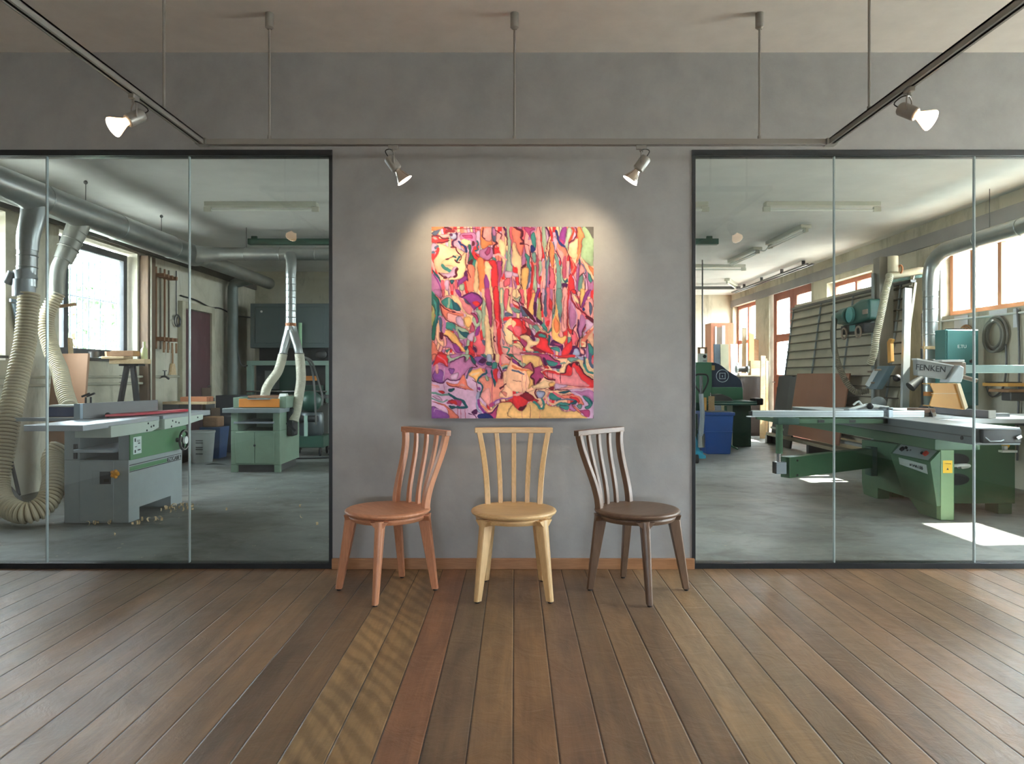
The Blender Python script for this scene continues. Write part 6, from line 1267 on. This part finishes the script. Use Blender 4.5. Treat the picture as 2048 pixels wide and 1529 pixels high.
# boards leaning before the slatted panel saw
gp_ = 'boards in front of the slatted wall saw'
def leany(name, mat, label, y0, y1, xb, xt, zb, zt, t=.03, group=None):
    return one(MB().hexa([(xb, y0, zb), (xb+t, y0, zb), (xb+t, y1, zb), (xb, y1, zb)], [(xt, y0, zt), (xt+t, y0, zt), (xt+t, y1, zt), (xt, y1, zt)]), name, mat, label, 'board', group, bev=.003)
leany('leaning_board', M('black_board', C(52, 54, 60), .6, 0, .15, 4), 'tall black board leaning left of the large brown board', 12.15, 12.78, 4.50, 4.66, .0, 1.18, .04, gp_)
leany('leaning_board', M('grey_black_board', C(66, 68, 72), .6, 0, .15, 4), 'dark grey board leaning between the black board and the large brown board', 11.75, 12.1, 4.46, 4.60, 0, 1.17, .03, gp_)
leany('leaning_board', M('brown_fibreboard', C(142, 92, 66), .55, 0, .12, 1.2, dirt=C(170, 140, 120), dirt_amt=.3), 'large reddish brown fibreboard leaning on the slatted wall saw', 9.9, 11.74, 4.42, 4.575, .23, 1.22, .02, gp_)

vsaw = thing('vertical_panel_saw', (4.75, 11, 0), 'long slatted vertical panel saw leaning along the right wall under the windows', 'woodworking machine')
m_slat = M('beige_slat_board', C(184, 176, 154), .7, 0, .1, 2, dirt=C(140, 130, 108), dirt_amt=.3)
def fx(z): return 4.62+(z-.3)*(.27/2.04)
ya_, yb_ = 8.95, 12.8
MB().hexa([(fx(.3)+.05, ya_, .3), (fx(.3)+.08, ya_, .3), (fx(.3)+.08, yb_, .3), (fx(.3)+.05, yb_, .3)], [(fx(2.34)+.05, ya_, 2.34), (fx(2.34)+.08, ya_, 2.34), (fx(2.34)+.08, yb_, 2.34), (fx(2.34)+.05, yb_, 2.34)]).build('back_sheet', m_slat, vsaw)
for k in range(15):
    z = .36+.139*k
    MB().hexa([(fx(z)+.028, ya_+.02, z), (fx(z)+.052, ya_+.02, z), (fx(z)+.052, yb_-.02, z), (fx(z)+.028, yb_-.02, z)], [(fx(z+.12)+.04, ya_+.02, z+.122), (fx(z+.12)+.052, ya_+.02, z+.122), (fx(z+.12)+.052, yb_-.02, z+.122), (fx(z+.12)+.04, yb_-.02, z+.122)]).build('slat', m_slat, vsaw)
    MB().bar((fx(z)+.02, ya_+.01, z-.008), (fx(z)+.02, yb_-.01, z-.008), .06, .016).build('slat_shadow', M('slat_shadow_brown', C(92, 84, 68), .7), vsaw)  # dark strip that paints in the shadow line below each slat
for y in (9.2, 10.5, 11.6, 12.74): MB().bar((fx(.3)+.015, y, .3), (fx(2.34)+.015, y, 2.34), .022, .02, (0, 1, 0)).build('upright', m_mgrey, vsaw)
MB().bar((fx(2.36)+.03, ya_, 2.36), (fx(2.36)+.03, yb_, 2.36), .07, .035).build('top_rail', m_dsteel, vsaw, bev=.003)
MB().bar((4.52, ya_, .16), (4.52, yb_, .16), .16, .05).build('base_rail', M('base_rail_beige', C(150, 140, 120), .6), vsaw, bev=.003); MB().bar((4.57, ya_, .27), (4.57, yb_, .27), .10, .035).build('lower_rail', m_mgrey, vsaw, bev=.003)
for y in (9.1, 10.9, 12.7): MB().box((4.42, y, 0), (4.80, y+.08, .14)).build('foot', m_dsteel, vsaw)
MB().box((4.63, 9.2, .35), (4.81, 9.36, 2.70)).build('saw_column', M('column_grey', C(142, 136, 124), .5, 0, .06), vsaw, bev=.004)
MB().box((4.585, 9.26, .35), (4.60, 9.32, 2.5)).build('column_rail', m_mgrey, vsaw)
hd2 = MB().prism([(9.12, 1.90), (9.75, 1.84), (9.98, 1.90), (10.06, 2.0), (9.98, 2.10), (9.6, 2.12), (9.35, 2.17), (9.12, 2.16)], 'x', 4.45, 4.63).build('motor_head', m_tealc, vsaw, bev=.035, seg=4)
MB().cyl((4.47, 9.66, 1.99), (4.47, 9.98, 1.98), .105, .09, n=28).build('motor', m_tealc, hd2, bev=.015)
MB().cyl((4.46, 9.98, 1.98), (4.46, 10.04, 1.98), .075, n=24).build('fan_cover', m_dgreen, hd2)
MB().box((4.44, 9.14, 1.97), (4.46, 9.26, 2.03)).build('tan_knob', M('tan_casting'), hd2, bev=.006)
MB().cyl((4.405, 9.55, 1.99), (4.44, 9.55, 1.99), .10, n=28).build('blade_cover', M('teal_disc', C(84, 148, 144), .4), hd2)
MB().box((4.43, 9.2, 1.74), (4.60, 9.85, 1.86)).build('lower_head', m_black, hd2, bev=.01)
MB().box((4.425, 9.42, 1.77), (4.431, 9.58, 1.85)).build('rating_plate', m_teal, hd2)
for y in (9.32, 9.72): MB().torus((4.42, y, 1.75), .07, .014, (1, 0, 0), 22, 8).build('grip', M('tan_casting'), hd2)
ls = MB().hexa([(4.42, 8.86, 1.02), (4.50, 8.86, 1.02), (4.50, 9.15, 1.02), (4.42, 9.15, 1.02)], [(4.55, 8.80, 1.31), (4.63, 8.80, 1.31), (4.63, 9.08, 1.31), (4.55, 9.08, 1.31)]).build('lower_saw_unit', M('blue_grey_unit', C(98, 118, 128), .45), vsaw, bev=.006)
for y, z in ((8.9, 1.26), (8.98, 1.10), (9.08, 1.24)): MB().cyl((4.42, y, z), (4.50, y, z), .012).build('bolt', M('tan_casting'), ls)
MB().bar((4.40, 9.05, 1.06), (4.50, 9.02, 1.26), .02, .05).build('unit_scale', m_alum, ls)
MB().prism([(8.78, 1.36), (8.86, 1.34), (8.88, 1.60), (8.83, 1.64), (8.76, 1.63), (8.80, 1.58)], 'x', 4.56, 4.60).build('wooden_grip', m_ply, vsaw, bev=.004)
MB().ball((4.62, 8.76, 1.16), .045, 8).build('knob', m_black, vsaw)
MB().ball((4.52, 9.0, .84), .10, 10, (.9, .9, .9)).cyl((4.52, 9.0, .74), (4.52, 9.0, .84), .09).build('dust_cup', m_mgrey, vsaw)
MB().cyl((4.76, 9.12, 2.49), (4.76, 9.12, 2.69), .062, n=26).build('counterweight', m_hose, vsaw)
MB().tube(spline([V(4.70, 9.12, 2.44), V(4.85, 9.1, 2.46), V(5.04, 9.05, 2.50), V(5.12, 9.05, 2.49)], 12), .045, 18).build('hose_arm', m_hose, vsaw)
MB().bar((4.66, 9.1, 2.36), (5.12, 9.06, 2.44), .07, .035).build('swing_arm', m_dgreen, vsaw)
MB().torus((4.83, 9.08, 2.52), .05, .012, (1, 0, 0), 20, 8).build('pipe_clip', M('rust'), vsaw)
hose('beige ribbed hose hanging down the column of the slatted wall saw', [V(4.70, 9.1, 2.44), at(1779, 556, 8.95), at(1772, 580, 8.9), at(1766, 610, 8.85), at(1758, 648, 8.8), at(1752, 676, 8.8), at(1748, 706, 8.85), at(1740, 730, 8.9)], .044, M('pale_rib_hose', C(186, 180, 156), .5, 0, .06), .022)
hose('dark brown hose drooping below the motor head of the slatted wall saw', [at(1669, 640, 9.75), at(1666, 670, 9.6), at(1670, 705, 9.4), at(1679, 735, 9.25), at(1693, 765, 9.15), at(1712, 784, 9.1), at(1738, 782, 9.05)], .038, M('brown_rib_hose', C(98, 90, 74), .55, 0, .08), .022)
al = one(MB().bar((4.62, 8.62, 0), (4.865, 8.98, 2.27), .085, .05, (0, 1, 0)), 'aluminium_rail', m_alum, 'tall bright aluminium rail leaning at the right end of the slatted wall saw', 'rail', bev=.003)
one(MB().bar((4.80, 8.5, 0), (5.0, 8.86, 1.95), .045, .03, (0, 1, 0)), 'dark_bar', m_dsteel, 'dark bar leaning just right of the tall aluminium rail', 'bar', bev=.003)
# duct of the right wall
rd_ = thing('dust_duct', (4.98, 7, 2.64), 'galvanised duct running above the right hand windows and bending down', 'duct')
m = MB().tube(spline([V(4.98, 4.7, 2.66), V(4.98, 6.6, 2.655), V(4.98, 8.15, 2.65), V(4.98, 8.42, 2.63), V(4.965, 8.60, 2.52), V(4.96, 8.64, 2.36), V(4.955, 8.64, 2.2)], 60), .088, 24); seams(m, (4.98, 4.8, 2.66), (4.98, 8.1, 2.65), .088, 5); m.build('main_pipe', m_galv, rd_)
m = MB().cyl((4.955, 8.64, 2.22), (4.93, 8.60, .95), .082, n=26); seams(m, (4.955, 8.64, 2.2), (4.93, 8.6, 1.0), .082, 8); m.build('drop_pipe', m_galv, rd_)
MB().cyl((4.93, 8.60, .62), (4.93, 8.60, .98), .07, n=24).build('lower_pipe', M('grey_green_sleeve', C(110, 124, 118), .5), rd_); MB().cyl((4.93, 8.60, .95), (4.93, 8.60, 1.0), .084, n=24).build('orange_tape', m_orange, rd_)
MB().box((4.80, 8.50, 1.50), (5.06, 8.54, 1.535)).build('wood_bracket', m_pine, rd_)
for y in (5.5, 7.6): MB().cyl((4.98, y, 2.72), (4.98, y, ZWK), .004, n=8).build('hanger_wire', m_dsteel, rd_)
# cabinet, coils, fittings on the right wall
el = thing('electrical_cabinet', (4.93, 8.1, .9), 'teal steel electrical cabinet by the right wall with small white mark', 'cabinet')
MB().box((4.755, 8.0, .86), (5.12, 8.2, 1.70)).build('body', m_teal, el, bev=.006)
MB().box((4.77, 7.988, 1.0), (5.11, 8.0, 1.69)).build('door', m_teal, el, bev=.004)
text_mesh('lettering', 'E.TU', .05, (4.93, 7.9865, 1.51), (1, 0, 0), (0, 0, 1), m_white, el)
for x in (4.90, 5.03): MB().cyl((x, 7.97, 1.35), (x, 7.988, 1.35), .02, n=8).build('door_latch', m_ink, el)
MB().box((4.80, 8.02, 0), (5.08, 8.18, .86)).build('pedestal', m_tealc, el)
MB().box((4.82, 8.05, 1.70), (5.0, 8.12, 1.715)).build('cable_entry', m_ink, el)
m_coil = M('grey_hose', C(122, 120, 112), .5, 0, .1)
def coil(label, y, z, R, n, mat):
    t = thing('hose_coil', (XR-.06, y, z), label, 'hose', 'hoses coiled on the right wall')
    for k in range(n):
        MB().torus((XR-.035-.022*(k % 3), y+.012*math.sin(k*2.1), z+.014*math.cos(k*1.7)), R-.012*k, .013, (1, .06*math.sin(k), .05*math.cos(k*1.3)), 40, 8, ry=(R-.012*k)*.92).build('turn', mat, t)
    MB().cyl((XR-.09, y, z+R-.03), (XR, y, z+R-.03), .012).build('hook', m_white, t)
    return t
coil('large grey hose coil hanging on the right wall under the window', 7.92, 1.63, .19, 5, m_coil)
coil('smaller hose coil half hidden behind the teal cabinet', 8.45, 1.62, .14, 3, m_tan)
for i, (yy, lab) in enumerate(((7.95, 'cable loop hanging below the large hose coil'), (7.6, 'thin dark cable hanging straight down the right wall beside the tool shelf'))):
    pts = [V(5.27, yy-.16, 1.75), V(5.27, yy-.18, 1.3), V(5.27, yy-.12, 1.05), V(5.27, yy+.06, .96), V(5.27, yy+.16, 1.1)] if i == 0 else [V(5.27, yy, 1.9), V(5.27, yy-.03, 1.5), V(5.27, yy-.02, .9), V(5.27, yy, .3)]
    one(MB().tube(spline(pts, 24), .011, 8), 'hanging_cable', m_dsteel, lab, 'cable')
ts = thing('tool_shelf', (5.2, 7.5, 1.08), 'small wooden shelf with dark clamp on the right wall at the picture edge', 'shelf')
MB().box((5.02, 7.38, 1.08), (5.3, 7.78, 1.115)).build('shelf_board', m_ply, ts, bev=.003); MB().box((5.06, 7.42, 1.02), (5.3, 7.74, 1.05)).build('lower_board', m_tan, ts); MB().box((5.1, 7.45, .93), (5.3, 7.6, 1.02)).build('vise', m_dsteel, ts, bev=.01); MB().box((5.0, 7.5, 1.115), (5.25, 7.7, 1.125)).build('plate', m_ink, ts)
for i, (ya2, yb2, za2, zb2, lab) in enumerate(((8.46, 8.72, 1.68, 1.90, 'left pale rectangle below the big right hand window'), (7.79, 8.08, 1.84, 1.91, 'wide middle pale rectangle below the big right hand window'), (7.60, 7.69, 1.70, 1.90, 'narrow pale strip below the big right hand window, nearest the picture edge'))):
    one(MB().box((XR-.012, ya2, za2), (XR-.009, yb2, zb2)), 'pale_sheet', M("white_sheet", C(236, 236, 240), .7, 0, .02), lab, 'white_sheet', 'pale rectangles under the window')  # thin white sheets built for the pale rectangles below the window
one(MB().cyl((5.28, 8.98, .9), (5.28, 8.98, 2.62), .014, n=10).cyl((5.28, 8.98, 1.86), (5.28, 5.0, 1.83), .012, n=10), 'white_conduit', m_white, 'white conduit on the right wall by the big window, turning along its sill', 'pipe')
lp = thing('work_lamp', (4.66, 8.3, 0), 'thin black lamp stand before the galvanised drop pipe', 'lamp')
MB().cyl((4.68, 8.30, 0), (4.66, 8.30, 1.5), .012, n=10).build('pole', m_black, lp); MB().cyl((4.52, 8.28, 1.06), (4.66, 8.29, 1.17), .06, .03, n=18).build('lamp_head', m_black, lp); MB().lathe([(0, 0), (.13, 0), (.13, .02), (.02, .03), (0, .03)], (4.68, 8.3, 0), n=24).build('base', m_black, lp)
# ceiling fittings, right
tubelight('wide fluorescent fitting on the workshop ceiling behind the right glass', (2.83, 8.2, ZWK), (4.12, 8.2, ZWK))
tubelight('fluorescent fitting cut off by the pillar at the left edge of the right glass', (.92, 8.2, ZWK), (2.18, 8.2, ZWK))
tubelight('nearer of two twin tube fittings running away into the workshop', (3.775, 9.38, ZWK), (3.74, 10.62, ZWK), .14, 2)
tubelight('farther of two twin tube fittings running away into the workshop', (3.71, 11.05, ZWK), (3.68, 12.3, ZWK), .14, 2)
tubelight('far crosswise fluorescent fitting near the back of the right room', (2.8, 12.85, ZWK), (4.08, 12.85, ZWK))
one(MB().tube(spline([V(3.74, 10.64, 3.10), V(3.73, 10.8, 3.05), V(3.72, 11.04, 3.10)], 12), .007, 8), 'light_cable', m_white, 'white cable linking the two twin tube ceiling fittings', 'cable')
crl = thing('curtain_rail', (4.95, 14, 3.05), 'dark double rail hung along the ceiling above the red doors', 'rail')
for dx in (0, -.09): MB().bar((4.98+dx, 12.1, 3.05), (4.98+dx, 16.3, 3.05), .035, .03).build('rail_bar', m_dsteel, crl)
for y in (12.4, 13.4, 14.5, 15.6): MB().bar((4.94, y, 3.05), (4.94, y, ZWK), .05, .03).build('rail_hanger', m_dsteel, crl)
one(MB().bar((3.5, 15.6, 3.07), (4.85, 15.6, 3.07), .10, .06).bar((3.7, 15.6, 3.09), (3.7, 15.6, ZWK), .02, .02).bar((4.7, 15.6, 3.09), (4.7, 15.6, ZWK), .02, .02), 'ceiling_channel', m_dsteel, 'dark steel channel crossing the ceiling at the back of the right room', 'rail')
tubelight('slanted fluorescent fitting under the dark channel at the back', (4.28, 14.6, ZWK-.01), (4.72, 15.5, ZWK-.01))

# trees in the yard outside the barred window
def tree(loc, h, r, label, seed):
    rnd = random.Random(seed); t = thing('tree', loc, label, 'tree', 'trees in the yard')
    L = Vector(loc); MB().tube([L, L+V(.05, .05, h*.4), L+V(0, .1, h*.75)], .09, 10, rs=[.11, .08, .04]).build('trunk', M('bark', C(88, 74, 58), .9, 0, .2), t)
    m = MB()
    for _ in range(1500):
        d = V(rnd.gauss(0, 1), rnd.gauss(0, 1), rnd.gauss(0, 1)).normalized(); rr = r*(.55+.5*rnd.random())*(1+.35*math.sin(5*d.x+seed)*math.cos(4*d.z))
        c = L+V(0, 0, h*.68)+V(d.x*rr, d.y*rr, d.z*rr*1.15)
        if c.z < .3: continue
        a = V(rnd.gauss(0, 1), rnd.gauss(0, 1), rnd.gauss(0, 1)).normalized(); b = a.orthogonal().normalized(); s = .09+.07*rnd.random()
        o = len(m.v); m.v += [c-a*s, c+b*s*.5, c+a*s, c-b*s*.5]; m.f.append((o, o+1, o+2, o+3))
    m.build('crown', M('leaf_green', C(120, 150, 116), .6, 0, .25, 1), t, smooth=0)
tree((-8.2, 13.4, -.22), 3.4, 1.15, 'leafy tree outside the barred window, left one in the pane', 1)
tree((-8.9, 17.4, -.22), 3.8, 1.3, 'leafy tree outside the barred window, right one in the pane', 2)
